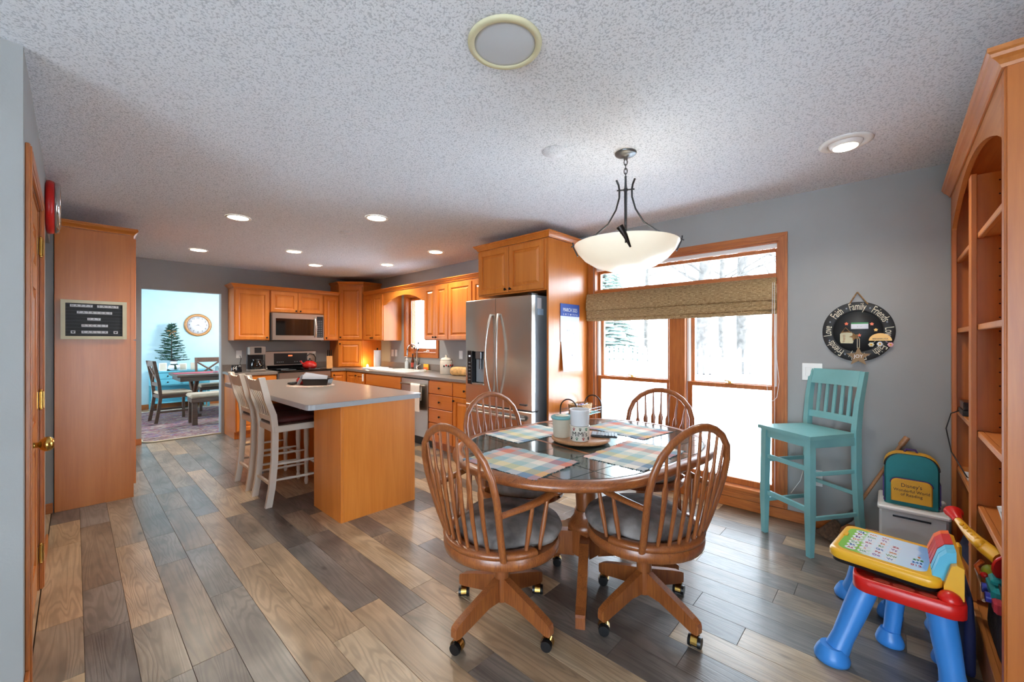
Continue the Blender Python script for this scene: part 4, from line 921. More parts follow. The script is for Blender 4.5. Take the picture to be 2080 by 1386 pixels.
# things on the island
M_braid = stripes('braided_rag', ['#d8cfc4', '#b5544c', '#e6dccb', '#56735f', '#d9c9b0', '#8a3f3a'], ['#efe6d6', '#c8665c', '#dfd6c8', '#88a0a0'], .035, .05)
ZI = .9082
def ovalmat(nm, lab, x, y, z, rx, ry, rz, mat, cat='placemat'):
    m = MB(); n_ = 40; rs = []
    for q in (1.0, .8, .55, .3, .05): rs.append([(rx * q * (1 + .02 * math.sin(7 * k) * (q == 1)) * math.cos(2 * PI * k / n_), ry * q * (1 + .02 * math.cos(5 * k) * (q == 1)) * math.sin(2 * PI * k / n_), .004 if q < 1 else .003) for k in range(n_)])
    rs.insert(0, [(p[0], p[1], 0) for p in rs[0]]); m.rings(rs); o = m.build(nm, mat, None, (x, y, z), (0, 0, rz)); tag(o, lab, cat); return o
ovalmat('rag_placemat', 'oval braided rag placemat on the island worktop', 1.63, 4.30, ZI, .23, .17, 2.3, M_braid)
lp = thing('loaf_pan', 'black loaf pan filled with paper on the island placemat', 'pan', (1.68, 4.25, ZI + .0048), -.75)
def tray(m, x, y, z0, z1, fl, t=.003):
    def R(a, z): return [(-x * a, -y * a, z), (x * a, -y * a, z), (x * a, y * a, z), (-x * a, y * a, z)]
    m.rings([R(fl, z0), R(1, z1), R(1 + .04, z1), R(1 + .04, z1 - .003), R(.97, z1 - .006)], caps=False, sm=False); m.add(R(fl, z0), [(3, 2, 1, 0)]); m.rings([R(1, z1), R(fl * .97, z0 + t)], caps=False, sm=False); m.add(R(fl * .97, z0 + t), [(0, 1, 2, 3)])
m = MB(); tray(m, .13, .07, 0, .065, .85); m.build('pan', M_black, lp)
pp_ = thing('paper_stack', 'sheaf of white papers leaning in the loaf pan on the island', 'papers', (1.655, 4.275, ZI + .012), -.75)
for k in range(3): MB().prism([(-.10, .06 + .004 * k), (.12, .05), (.13, .085), (-.09, .10 + .01 * k)], -.05 + .03 * k, -.048 + .03 * k, 'y').prism([(-.15, .0), (-.148, .0), (-.098, .10), (-.10, .10)], -.06, .04, 'y').build('sheet', M_paper, pp_)
ap = thing('red_jar', 'small round red jar left of the loaf pan on the island', 'jar', (1.58, 4.42, ZI + .0048)); MB().lathe([(.03, 0), (.042, .015), (.044, .05), (.03, .07)], n=20).build('body', M_enamel, ap); MB().lathe([(.03, .071), (.028, .08), (.006, .085)], n=16).build('lid', M_black, ap)
kg = thing('key_bundle', 'bundle of dark keys and fobs on the island placemat', 'keys', (1.50, 4.42, ZI + .005)); MB().ball((0, 0, .018), (.05, .03, .018), 12, 8).build('pouch', M_dmug, kg); MB().tube([(.05 + .02 * math.cos(2 * PI * k / 14), -.01 + .02 * math.sin(2 * PI * k / 14), .004) for k in range(14)], .002, 5, loop=True).build('key_ring', M_chrome, kg); MB().box(.06, -.03, .001, .09, -.02, .004).build('key', M_brass, kg)
# white counter stools
def white_stool():
    t = thing('counter_stool', 'x', 'stool', (0, 0, 0), 0, 'cream slat-back counter stools at the island')   # faces +x
    bs = MB().box(-.02, -.205, .60, .40, .205, .655, .006); bs.build('apron', M_stool, t)
    MB().box(-.01, -.20, .656, .415, .20, .672, .006).build('seat', plain('dark_stained_seat', '#3a2018', .35, var=.15), t)
    cu = MB(); cu.rings([[(.205 + (p[0]) * a, p[1] * a, z) for p in rrect(-.195, -.185, .20, .185, .05)] for a, z in ((.96, .673), (1, .683), (1, .70), (.94, .715), (.7, .722), (.2, .724))]); cu.build('cushion', M_maroon, t)
    for s_ in (-1, 1):
        pts = [(-.055, s_ * .185, 0), (-.030, s_ * .185, .15), (-.010, s_ * .185, .38), (-.006, s_ * .185, .62), (-.020, s_ * .185, .75), (-.062, s_ * .185, .87), (-.072, s_ * .185, .92), (-.105, s_ * .185, 1.06)]
        m = MB(); rs = []
        for k, p in enumerate(pts):
            a, b = .024, .017
            rs.append([(p[0] - a, p[1] - b, p[2]), (p[0] + a, p[1] - b, p[2]), (p[0] + a, p[1] + b, p[2]), (p[0] - a, p[1] + b, p[2])])
        m.rings(rs, sm=False); m.build('back_leg', M_stool, t)
        fx, fy = .375, s_ * .18
        MB().lathe([(.012, 0), (.018, .02), (.020, .045), (.012, .07), (.018, .085), (.017, .10), (.021, .25), (.018, .32), (.023, .40), (.022, .56), (.024, .60)], (fx, fy, 0), 14).build('front_leg', M_stool, t)
        for z in (.20, .33):
            MB().tube([(-.03, s_ * .183, z + .01), (.10, s_ * .183, z + .005), (.17, s_ * .183, z), (.24, s_ * .183, z), (.365, s_ * .182, z - .005)], [.007, .012, .010, .012, .007], 8).build('side_stretcher', M_stool, t)
    MB().tube([(.375, -.17, .25), (.375, 0, .25), (.375, .17, .25)], [.007, .012, .007], 8).build('front_stretcher', M_stool, t); MB().box(-.04, -.17, .165, -.02, .17, .19, .003).build('back_stretcher', M_stool, t)
    m = MB(); rs = []
    for j in range(13):
        yy = -.17 + .34 * j / 12; c_ = 1 - (yy / .17) ** 2; tz = 1.045 + .012 * math.cos(yy / .17 * PI * 2.0) + (-.02 if abs(yy) < .05 else 0)
        x_ = -.112 - .012 * c_
        rs.append([(x_ + .016, yy, .948), (x_ + .030, yy, .948), (x_ + .012, yy, tz), (x_ - .004, yy, tz)])
    m.rings(rs, sm=False); m.build('top_rail', M_stool, t)
    m = MB(); m.rings([[(-.022 - .006 * (1 - (yy / .17) ** 2), yy, .690), (-.004 - .006 * (1 - (yy / .17) ** 2), yy, .690), (-.010 - .006 * (1 - (yy / .17) ** 2), yy, .728), (-.028 - .006 * (1 - (yy / .17) ** 2), yy, .728)] for yy in [-.17 + .34 * j / 8 for j in range(9)]], sm=False); m.build('lower_rail', M_stool, t)
    for j in range(5):
        yy = -.115 + .0575 * j
        MB().rings([[(a_ - .004, yy - .0075, z_), (a_ + .004, yy - .0075, z_), (a_ + .004, yy + .0075, z_), (a_ - .004, yy + .0075, z_)] for a_, z_ in ((-.024, .726), (-.038, .80), (-.070, .88), (-.100, .95))], sm=False).build('slat', M_stool, t)
    return t
ws = white_stool(); ws.location = (1.13, 3.895, 0); ws['label'] = 'cream counter stool at the island nearest the camera'
dup(ws, (1.13, 4.46, 0), 0, 'cream counter stool at the island farther from the camera')

# ------------------------------------------------------------------ dining table
TC = (2.07, 1.33); TR = -.14; ZT = .760
tb = thing('dining_table', 'oval oak pedestal table topped with dark slate tiles', 'table', (TC[0], TC[1], 0), TR)
def race(r, s=.20, n=28):
    p = []
    for k in range(n + 1): a = -PI / 2 + PI * k / n; p.append((s + r * math.cos(a), r * math.sin(a)))
    for k in range(n + 1): a = PI / 2 + PI * k / n; p.append((-s + r * math.cos(a), r * math.sin(a)))
    return p
def ringz(r, z): return [(x, y, z) for x, y in race(r)]
m = MB(); m.rings([ringz(r, z) for r, z in ((.553, .735), (.553, ZT - .001), (.560, ZT + .002), (.590, ZT + .001), (.606, ZT - .008), (.612, ZT - .022), (.606, ZT - .036), (.588, ZT - .046), (.553, ZT - .048))], caps=False); m.build('rim', M_chairx, tb)
MB().prism(race(.553), .712, .744).build('substrate', M_chairx, tb)
MB().prism(race(.552), .7442, ZT - .0035).build('grout_bed', M_grout, tb)
def clip(poly, cp):
    out = poly
    for i_ in range(len(cp)):
        a, b = cp[i_], cp[(i_ + 1) % len(cp)]
        if abs(a[0] - b[0]) + abs(a[1] - b[1]) < 1e-7: continue
        def ins(p): return (b[0] - a[0]) * (p[1] - a[1]) - (b[1] - a[1]) * (p[0] - a[0]) >= -1e-9
        inp = out; out = []
        for j_ in range(len(inp)):
            p, q = inp[j_ - 1], inp[j_]; ip, iq = ins(p), ins(q)
            if ip != iq:
                d1 = (b[0] - a[0]) * (p[1] - a[1]) - (b[1] - a[1]) * (p[0] - a[0]); d2 = (b[0] - a[0]) * (q[1] - a[1]) - (b[1] - a[1]) * (q[0] - a[0]); t = d1 / (d1 - d2)
                out.append((p[0] + (q[0] - p[0]) * t, p[1] + (q[1] - p[1]) * t))
            if iq: out.append(q)
        if len(out) < 3: return []
    return out
cpoly = race(.550, n=16)
xc = [(-.80 + .198 * k, -.80 + .198 * (k + 1)) for k in range(0)] 
colsx = [(-.79, -.600), (-.595, -.406), (-.401, -.214), (-.189, -.0025), (.0025, .189), (.214, .401), (.406, .595), (.600, .79)]
rowsy = [(-.57, -.403), (-.398, -.203), (-.198, -.0025), (.0025, .198), (.203, .398), (.403, .57)]
for cx in colsx:
    for ry in rowsy:
        pg = clip([(cx[0], ry[0]), (cx[1], ry[0]), (cx[1], ry[1]), (cx[0], ry[1])], cpoly)
        if len(pg) >= 3:
            ar = abs(sum(pg[i_ - 1][0] * pg[i_][1] - pg[i_][0] * pg[i_ - 1][1] for i_ in range(len(pg)))) / 2
            if ar > .0008: MB().prism(pg, ZT - .0034, ZT).build('tile', M_tile, tb)
for xx in (-.2015, .2015):
    hy = math.sqrt(.55 ** 2) - .005
    MB().box(xx - .011, -hy, ZT - .0034, xx + .011, hy, ZT + .0005).build('leaf_strip', M_chair, tb)
MB().lathe([(.055, .36), (.06, .44), (.05, .56), (.042, .66), (.10, .69), (.11, .7115)], n=24).build('upper_column', M_chair, tb)
MB().lathe([(.10, .255), (.105, .27), (.092, .29), (.070, .32), (.066, .34), (.0635, .3595)], n=24).box(-.075, -.075, .10, .075, .075, .2545, .004).build('lower_column', M_chair, tb)
for k in range(4):
    a = math.radians((52, 128, 218, 308)[k] + 8 - (8 if k == 2 else 0)); c_, s_ = math.cos(a), math.sin(a); m = MB(); rs = []
    for r_, zb_, zt_, wd_ in ((.070, .09, .235, .026), (.18, .10, .235, .026), (.30, .065, .17, .025), (.42, .03, .10, .025), (.475, .0, .075, .025), (.52, .0, .065, .024), (.53, .004, .055, .022)):
        rs.append([(r_ * c_ + wd_ * s_, r_ * s_ - wd_ * c_, zb_), (r_ * c_ - wd_ * s_, r_ * s_ + wd_ * c_, zb_), (r_ * c_ - wd_ * s_, r_ * s_ + wd_ * c_, zt_), (r_ * c_ + wd_ * s_, r_ * s_ - wd_ * c_, zt_)])
    m.rings(rs, sm=False); m.build('foot', M_chair, tb)

# ------------------------------------------------------------------ swivel windsor chairs, facing local +x
def hoopx(z): return -.180 - .140 * ((z - .43) / .55) ** .9 if z > .43 else -.180
def make_chair():
    t = thing('swivel_chair', 'x', 'chair', (0, 0, 0), 0, 'oak hoop-back swivel chairs around the tiled table')
    base = bpy.data.objects.new('base', None)
    MB().lathe([(.030, .10), (.036, .11), (.036, .20), (.036, .32), (.044, .345), (.060, .3655)], n=18).build('column', M_chair, t)
    for k in range(4):
        a = k * PI / 2 + .06; c_, s_ = math.cos(a), math.sin(a); rs = []
        for r_, zb_, zt_, wd_ in ((.030, .108, .215, .017), (.10, .108, .190, .017), (.20, .082, .155, .017), (.275, .062, .125, .017), (.297, .064, .112, .016), (.303, .074, .10, .013)):
            rs.append([(r_ * c_ + wd_ * s_, r_ * s_ - wd_ * c_, zb_), (r_ * c_ - wd_ * s_, r_ * s_ + wd_ * c_, zb_), (r_ * c_ - wd_ * s_, r_ * s_ + wd_ * c_, zt_), (r_ * c_ + wd_ * s_, r_ * s_ - wd_ * c_, zt_)])
        lg = MB().rings(rs, sm=False).build('leg', M_chair, t, (0, 0, 0)); lg['kind_note'] = ''
        del lg['kind_note']
        px, py = .278 * c_, .278 * s_; th = a + (.6, -.8, 1.9, .4)[k]; ux, uy = math.cos(th), math.sin(th)
        cs = MB().cyl((px, py, .045), (px, py, .066), .006, n=8)
        hb = []
        for j in range(9):
            b_ = -.5 + 3.4 * j / 8; hb.append((b_, .0265))
        for sd in (-1, 1):
            pts = [Vector((px + ux * .0, py + uy * .0, .0265))]
        # brass hood: half shell of a cylinder around the axle
        rs2 = []
        for j in range(10):
            b_ = -.35 + (PI + .5) * j / 9; rad = .0285; dx_, dz_ = math.cos(b_) * rad, math.sin(b_) * rad
            rs2.append([(px + ux * dx_ - uy * w2, py + uy * dx_ + ux * w2, .0285 + dz_) for w2 in (-.014, .014)])
        cs.rings(rs2, closed=False, caps=False)
        co_ = cs.build('caster', M_brass, lg)
        wl_ = MB()
        for w2 in (-.0145, .0145):
            a1 = Vector((px - uy * w2, py + ux * w2, .0255)); a2 = Vector((px - uy * w2 * 1.9, py + ux * w2 * 1.9, .0255)); wl_.cyl(a1, a2, .0255, .0235, 16)
        wl_.cyl(Vector((px + uy * .014, py - ux * .014, .0255)), Vector((px - uy * .014, py + ux * .014, .0255)), .022, n=14).build('caster_wheel', M_black, lg)
    # seat
    def er(rx, ry, z, cx=0): return [(cx + rx * math.cos(2 * PI * k / 36), ry * math.sin(2 * PI * k / 36), z) for k in range(36)]
    MB().rings([er(.10, .10, .366), er(.235, .245, .368), er(.272, .280, .385), er(.276, .285, .412), er(.268, .277, .431)]).build('seat', M_chair, t)
    m = MB(); rs = []   # raised rear horseshoe rail
    for k in range(25):
        a = math.radians(100 + 160 * k / 24)
        def q(r1, z): return (r1 * math.cos(a), r1 * 1.03 * math.sin(a), z)
        rs.append([q(.222, .4315), q(.274, .4315), q(.278, .448), q(.270, .458), q(.230, .458), q(.222, .448)])
    m.rings(rs); m.build('seat_rail', M_chair, t)
    m = MB(); rs = []
    for r_, z in ((.235, .4315), (.262, .440), (.274, .462), (.262, .486), (.215, .508), (.12, .522), (.03, .526)):
        e_ = er(r_, r_ * 1.0, z, .028)
        if z > .45: e_ = [(x if x > -.185 else -.185, y, z_) for x, y, z_ in e_]
        else: e_ = [(x if x > -.185 else -.185, y, z_) for x, y, z_ in e_]
        e_ = [(x, y * (.80 if x < -.05 else (.80 + .2 * min(1, (x + .05) / .1))), z_) for x, y, z_ in e_]
        rs.append([(x, y, z_ + .004 * math.sin(9 * x + 3) * math.cos(11 * y)) for x, y, z_ in e_])
    m.rings(rs); m.build('cushion', M_cushion, t)
    # hoop
    hp = []; prof = [(.43, .205), (.52, .222), (.62, .238), (.72, .250), (.80, .244), (.87, .218), (.925, .165), (.958, .105), (.975, .050), (.980, 0)]
    left = [(hoopx(z), -y, z) for z, y in prof]; right = [(hoopx(z), y, z) for z, y in reversed(prof[:-1])]
    MB().tube(left + right, [(.0135, .0185)] * 19, 10, up=(1, 0, 0)).build('hoop', M_chair, t)
    def top_at(y):
        for (z1, y1), (z2, y2) in zip(prof[3:], prof[4:]):
            if y2 <= abs(y) <= y1: return z1 + (z2 - z1) * (y1 - abs(y)) / (y1 - y2)
        return .97
    for k in range(7):
        u = (k - 3) / 3; yb_, yt_ = u * .150, u * .190; zt_ = top_at(yt_) - .006
        pts = []; rr = []
        for f_, a_, b_ in ((0, .008, .008), (.10, .009, .009), (.30, .008, .012), (.50, .007, .0165), (.62, .007, .0195), (.68, .007, .010), (.85, .0065, .0075), (1, .006, .006)):
            z = .452 + (zt_ - .452) * f_; bx = -.248 * math.sqrt(max(0, 1 - (u * .5) ** 2)) * (1 - f_) + f_ * hoopx(zt_)
            pts.append((bx - .012 * math.sin(PI * f_), yb_ + (yt_ - yb_) * f_, z)); rr.append((a_, b_))
        MB().tube(pts, rr, 8, up=(1, 0, 0)).build('spindle', M_chair, t)
    for s_ in (-1, 1):
        pts = [(hoopx(.66) + .012, s_ * .245, .645), (-.14, s_ * .262, .652), (-.05, s_ * .275, .660), (.02, s_ * .278, .672), (.055, s_ * .277, .680), (.080, s_ * .276, .668), (.080, s_ * .276, .648)]
        arm = MB().tube(pts, [(.011, .016), (.012, .020), (.013, .024), (.013, .026), (.014, .026), (.014, .024), (.010, .022)], 10, up=(0, 0, 1)).build('armrest', M_chair, t)
        for bx, tx in ((-.085, -.07), (-.01, .025)):
            p0 = (bx, s_ * .255 * math.sqrt(1 - (bx / .285) ** 2), .44); p1 = (tx, s_ * .272, .655)
            mid = tuple((a_ + b_) / 2 for a_, b_ in zip(p0, p1))
            MB().tube([p0, mid, p1], [.008, .012, .008], 9).build('arm_spindle', M_chair, arm)
    return t
c1 = make_chair(); c1.location = (1.414, 1.385, 0); c1.rotation_euler = (0, 0, math.radians(-3)); c1['label'] = 'oak swivel chair at the near left end of the tiled table'
dup(c1, (1.94, .905, 0), math.radians(72), 'oak swivel chair at the near right side of the table, toward the toys')
dup(c1, (1.985, 1.76, 0), math.radians(-92), 'oak swivel chair in front of the refrigerator on the far side of the table')
dup(c1, (2.745, 1.30, 0), math.radians(178), 'oak swivel chair between the table and the big window')

# ------------------------------------------------------------------ on the table
def placemat(x, y, w_, h_, rz, lab):
    m = MB(); nx, ny = 22, 18; random.seed(int(x * 100)); v_ = []
    for zz_ in (0, 1):
        for a in range(nx + 1):
            for b in range(ny + 1):
                u, v = a / nx, b / ny; jx = jy = 0
                if a in (0, nx): jx = random.uniform(-.006, .006)
                if b in (0, ny): jy = random.uniform(-.005, .005)
                v_.append(((u - .5) * w_ + jx, (v - .5) * h_ + jy, (.0025 + .0012 * math.sin(a * 1.3) * math.cos(b * 1.1)) * zz_))
    f = []; o_ = (nx + 1) * (ny + 1)
    for a in range(nx):
        for b in range(ny):
            q = [a * (ny + 1) + b, (a + 1) * (ny + 1) + b, (a + 1) * (ny + 1) + b + 1, a * (ny + 1) + b + 1]
            f.append(tuple(i_ + o_ for i_ in q)); f.append(tuple(reversed(q)))
    edge = [a * (ny + 1) for a in range(nx + 1)] + [nx * (ny + 1) + b for b in range(1, ny + 1)] + [a * (ny + 1) + ny for a in range(nx - 1, -1, -1)] + [b for b in range(ny - 1, 0, -1)]
    for i_ in range(len(edge)): p, q = edge[i_], edge[(i_ + 1) % len(edge)]; f.append((p, q, q + o_, p + o_))
    m.add(v_, f); t = thing('placemat', lab, 'placemat', (x, y, ZT + .0006), rz, 'plaid cotton placemats on the tiled table')
    m.build('cloth', M_plaid, t); fg = MB()
    for k in range(70):
        s_ = 1 if k % 2 else -1; yy = random.uniform(-.5, .5) * h_
        fg.box(s_ * w_ / 2, yy, .0002, s_ * (w_ / 2 + random.uniform(.006, .013)), yy + .003, .0018)
    for k in range(90):
        s_ = 1 if k % 2 else -1; xx = random.uniform(-.5, .5) * w_
        fg.box(xx, s_ * h_ / 2, .0002, xx + .003, s_ * (h_ / 2 + random.uniform(.005, .010)), .0018)
    fg.build('fringe', M_fr, t, kind='stuff')
M_fr = plain('mixed_fringe', '#4f6f74', .95, var=.5, scale=40)
placemat(1.50, 1.345, .35, .46, .03, 'plaid placemat at the left end of the table, before the near left chair')
placemat(2.005, .985, .47, .33, -.02, 'plaid placemat on the near right side of the table')
placemat(2.00, 1.72, .46, .32, -.10, 'plaid placemat on the far side of the table before the refrigerator')
placemat(2.53, 1.30, .34, .46, -.14, 'plaid placemat at the window end of the table')
ls = thing('lazy_susan', 'round wooden lazy susan in the middle of the tiled table', 'tray', (2.04, 1.345, ZT + .0045))
MB().lathe([(.07, 0), (.07, .008)], n=24).build('foot', M_light, ls); MB().lathe([(.165, .0085), (.172, .014), (.172, .022), (.166, .028), (.155, .0285), (.02, .0285)], n=48).build('plate', M_light, ls)
zs_ = ZT + .0338
can = thing('canister', 'beige canister with a teal lid on the lazy susan', 'canister', (1.955, 1.420, zs_))
M_cann = plain('beige_stoneware', '#c8bda8', .3, var=.03)
MB().lathe([(.046, 0), (.050, .006), (.056, .10), (.058, .104)], n=30).build('body', M_cann, can)
MB().lathe([(.058, .1045), (.063, .108), (.063, .118), (.056, .122), (.02, .1225)], n=30).build('lid', M_teal, can); MB().lathe([(.040, .123), (.040, .1245), (.001, .1247)], n=24).build('lid_print', M_cream, can)
M_wc = plain('white_ceramic', '#dcdcde', .25, var=.02)
crk = thing('crock', 'cream crock printed with paw prints and MiMi lettering, under the white crock', 'crock', (1.950, 1.292, zs_))
MB().lathe([(.048, 0), (.053, .005), (.055, .078), (.057, .084), (.050, .084), (.049, .03), (.01, .028)], n=30, caps=False).build('body', M_cerm, crk)
vd = math.atan2(-1.292, -1.950)   # direction from the crock to the room's near side
def on_cyl(s_, size, mat, par, R, z, a0, nm='lettering', sx=1):
    cu = bpy.data.curves.new(nm, 'FONT'); cu.body = s_; cu.size = size; cu.align_x = 'CENTER'; cu.align_y = 'CENTER'; cu.extrude = .0004; cu.resolution_u = 3
    tmp = bpy.data.objects.new('tmp', cu); me = bpy.data.meshes.new_from_object(tmp); bpy.data.objects.remove(tmp)
    for v in me.vertices:
        a = a0 + v.co.x * sx / R; r_ = R + v.co.z + .0004; v.co = Vector((r_ * math.cos(a), r_ * math.sin(a), z + v.co.y))
    me.materials.clear(); return link(nm, me, mat, par)
M_ink = plain('dark_ink', '#2a2420', .6, var=0)
on_cyl('MiMi\'s', .036, M_ink, crk, .0545, .042, vd)
pm_c = ['#a8322c', '#2a2420', '#3f7f5f', '#2a2420', '#8a4a3a', '#2a2420']
for k in range(7):
    a = vd - .95 + .33 * k; z = .068 if k % 2 else .016; r_ = .0552
    col = plain('paw_ink_%d' % (k % 3), ['#2a2420', '#a8322c', '#3f7f5f'][k % 3], .6, var=0); m = MB()
    for dx_, dz_, rr_ in ((0, -.002, .0048), (-.006, .005, .0022), (-.002, .0075, .0022), (.0025, .0075, .0022), (.006, .005, .0022)):
        aa = a + dx_ / r_; m.ball((r_ * math.cos(aa), r_ * math.sin(aa), z + dz_), (rr_, rr_, rr_), 7, 5)
    m.build('paw_print', col, crk)
crk2 = thing('crock', 'plain white crock stacked on top of the paw-print crock', 'crock', (1.950, 1.292, zs_ + .0845))
MB().lathe([(.048, 0), (.052, .003), (.055, .082), (.059, .088), (.057, .092), (.051, .091), (.049, .03), (.01, .028)], n=30, caps=False).build('body', M_wc, crk2)
cal = thing('calculator', 'black desk calculator tilted against the edge of the lazy susan', 'calculator', (2.120, 1.235, zs_ + .0035), (.02, -.02, .5))
MB().box(-.045, -.075, 0, .045, .075, .012, .004).build('case', M_black, cal); MB().box(-.038, .045, .0121, .038, .068, .0135).build('screen', M_sideg, cal)
kb_ = MB().box(-.006, -.005, 0, .006, .005, .003, .001).mesh('key')
for r_ in range(6):
    for c_ in range(5): link('key', kb_, M_cream if (r_ + c_) % 3 else M_sideg, cal, (-.032 + .016 * c_, -.06 + .018 * r_, .0122))

# rack by the refrigerator panel, basket on it
rk = thing('plant_stand', 'black wire stand with a teal shelf against the refrigerator side panel', 'stand', (3.13, 2.10, 0))
for xx in (0, .42):
    pts = [(xx, .19, 0), (xx, .19, .72)] + [(xx, .095 + .095 * math.cos(PI * k / 10), .72 + .095 * math.sin(PI * k / 10)) for k in range(1, 10)] + [(xx, 0, .72), (xx, 0, 0)]
    MB().tube(pts, .006, 8).build('arch', M_iron, rk)
for z in (.66, .25): MB().box(.004, .004, z - .008, .416, .186, z, .003).build('shelf', M_teal, rk)
g_ = MB()
for z in (.685, .71):
    g_.tube([(.002, -.002, z), (.418, -.002, z)], .0022, 5).tube([(.002, .192, z), (.418, .192, z)], .0022, 5).tube([(.42, 0, z), (.42, .19, z)], .0022, 5)
for k in range(8): g_.tube([(.02 + .054 * k, -.002, .66), (.02 + .054 * k, -.002, .71)], .002, 5)
g_.build('gallery_wire', M_pewter, rk)
bk = thing('wicker_basket', 'small wicker basket full of packets on the teal shelf', 'basket', (3.32, 2.195, .6605))
M_wick = plain('wicker', '#b08a5c', .8, var=.35, scale=60, bump=.4, bscale=120)
wk = MB(); nn = 44
for k in range(9):
    z = .006 + .0105 * k; q = 1 + .012 * k
    wk.tube([((.115 * q + .003 * math.sin(11 * t + k * PI)) * math.copysign(abs(math.cos(2 * PI * t / nn)) ** .6, math.cos(2 * PI * t / nn)), (.072 * q + .003 * math.cos(11 * t + k * PI)) * math.copysign(abs(math.sin(2 * PI * t / nn)) ** .6, math.sin(2 * PI * t / nn)), z) for t in range(nn)], .0058, 5, loop=True)
wk.build('weave', M_wick, bk, kind='stuff'); MB().prism(rrect(-.105, -.065, .105, .065, .03), .001, .006).build('bottom', M_wick, bk)
for k in range(7):
    pk_ = MB().box(-.04, -.006, 0, .04, .006, .075, .003).build('snack_packet', [M_paper, plain('violet_packet', '#6a5ab0', .4), M_paper, plain('blue_packet', '#5b83c0', .4), M_paper, plain('pink_packet', '#c9a0b8', .4), M_paper][k], None, (3.26 + .02 * k, 2.16 + .022 * (k % 3), .675), (.25 * math.sin(k * 2.0), .3 * math.cos(k * 1.7), .6 * math.sin(k)))
    tag(pk_, ['white snack packet standing in the wicker basket', 'violet snack packet in the wicker basket', None, 'blue snack packet in the wicker basket', None, 'pink snack packet in the wicker basket', None][k] or 'white snack packet standing in the wicker basket', 'packet', 'packets in the wicker basket')

# ------------------------------------------------------------------ pendant lamp
pd = thing('pendant_lamp', 'bowl pendant lamp with dark iron arms hanging over the table', 'lamp', (2.199, 1.139, ZC))
F_ = Vector((2.199, 1.139, 0)).normalized(); R_ = Vector((F_.y, -F_.x, 0))
MB().lathe([(.062, -.001), (.062, -.006), (.056, -.012), (.035, -.020), (.012, -.026), (.012, -.04), (.001, -.042)], n=28).build('canopy', M_pewter, pd)
ch = MB()
for k in range(4):
    z = -.055 - .026 * k; u = R_ if k % 2 == 0 else F_
    ch.tube([tuple(u * (.009 * math.cos(2 * PI * t / 12)) + Vector((0, 0, z + .018 * math.sin(2 * PI * t / 12)))) for t in range(12)], .0028, 6, loop=True)
ch.build('chain', M_iron, pd)
MB().tube([(0, 0, -.14), (0, 0, -.19), (0, 0, -.215), (0, 0, -.50)], [.005, .007, .009, .008], 10).ball((0, 0, -.216), (.014, .014, .012), 12, 8).build('stem', M_iron, pd)
MB().tube([tuple(R_ * -.05 + Vector((0, 0, -.216))), tuple(R_ * .05 + Vector((0, 0, -.216)))], .0045, 7).tube([(0, 0, -.216), tuple(F_ * -.05 + Vector((0, 0, -.216)))], .0045, 7).build('crossbar', M_iron, pd)
for d_ in (R_, -R_, -F_):
    prof = [(.052, -.155), (.040, -.185), (.035, -.216), (.036, -.26), (.055, -.33), (.10, -.41), (.17, -.465), (.25, -.505), (.305, -.525), (.318, -.532)]
    pts = [tuple(d_ * r_ + Vector((0, 0, z))) for r_, z in prof]
    MB().tube(pts, [.006, .006, .006, .0055, .005, .005, .005, .0045, .004, .004], 8).tube([tuple(d_ * .308 + Vector((0, 0, -.505))), tuple(d_ * .304 + Vector((0, 0, -.535))), tuple(d_ * .278 + Vector((0, 0, -.590)))], .004, 7).build('arm', M_iron, pd)
q0 = -F_ * .300 + R_ * -.030; q1 = -F_ * .270 + R_ * .024
MB().tube([tuple(q0 + Vector((0, 0, -.508))), tuple((q0 + q1) * .525 + Vector((0, 0, -.555))), tuple(q1 + Vector((0, 0, -.612)))], [(.008, .019), (.007, .013), (.005, .005)], 10, up=tuple(F_)).build('leaf_ornament', M_knob, pd)
M_bowl = plain('milk_glass', '#f1ead9', .35, var=.01, emit='#fff0d2', es=.12, coat=.3)
MB().lathe([(.297, -.535), (.295, -.541), (.275, -.578), (.238, -.620), (.176, -.660), (.098, -.686), (.02, -.693), (.001, -.693), (.001, -.688), (.02, -.688), (.098, -.680), (.174, -.654), (.233, -.615), (.270, -.573), (.290, -.535)], n=56, caps=False).build('bowl', M_bowl, pd)
for k in range(3):
    a = k * 2.09; MB().ball((.07 * math.cos(a), .07 * math.sin(a), -.54), (.028, .028, .04), 10, 8).build('bulb', plain('bulb_glow', '#ffffff', .4, emit='#ffe4b8', es=.5, var=0), pd)
lpd = bpy.data.lights.new('pendant_light', 'POINT'); lpd.energy = .6; lpd.color = (1, .86, .68); lpd.shadow_soft_size = .08; o = bpy.data.objects.new('pendant_light', lpd); COL.objects.link(o); o.parent = pd; o.location = (0, 0, -.50)

# ------------------------------------------------------------------ ceiling lights
M_lens = plain('lamp_lens', '#ffffff', .4, emit='#ffedd2', es=5, var=0)
def can_light(x, y, lab, proto=[None]):
    if proto[0] is None:
        t = thing('recessed_light', lab, 'ceiling light', (x, y, ZC), 0, 'round recessed ceiling lights over the kitchen')
        MB().lathe([(.098, -.001), (.099, -.004), (.090, -.009), (.080, -.006), (.074, -.001)], n=32, caps=False).build('trim_ring', M_whitepl, t)
        MB().lathe([(.079, -.0015), (.079, -.0045), (.001, -.005)], n=28).build('lens', M_lens, t)
        proto[0] = t
    else: t = dup(proto[0], (x, y, ZC), None, lab)
    l = bpy.data.lights.new('recessed_light_beam', 'SPOT'); l.energy = 22; l.color = (1, .90, .76); l.spot_size = 2.6; l.spot_blend = .8; l.shadow_soft_size = .07
    o = bpy.data.objects.new('recessed_light_beam', l); COL.objects.link(o); o.location = (x, y, ZC - .02)
    return t
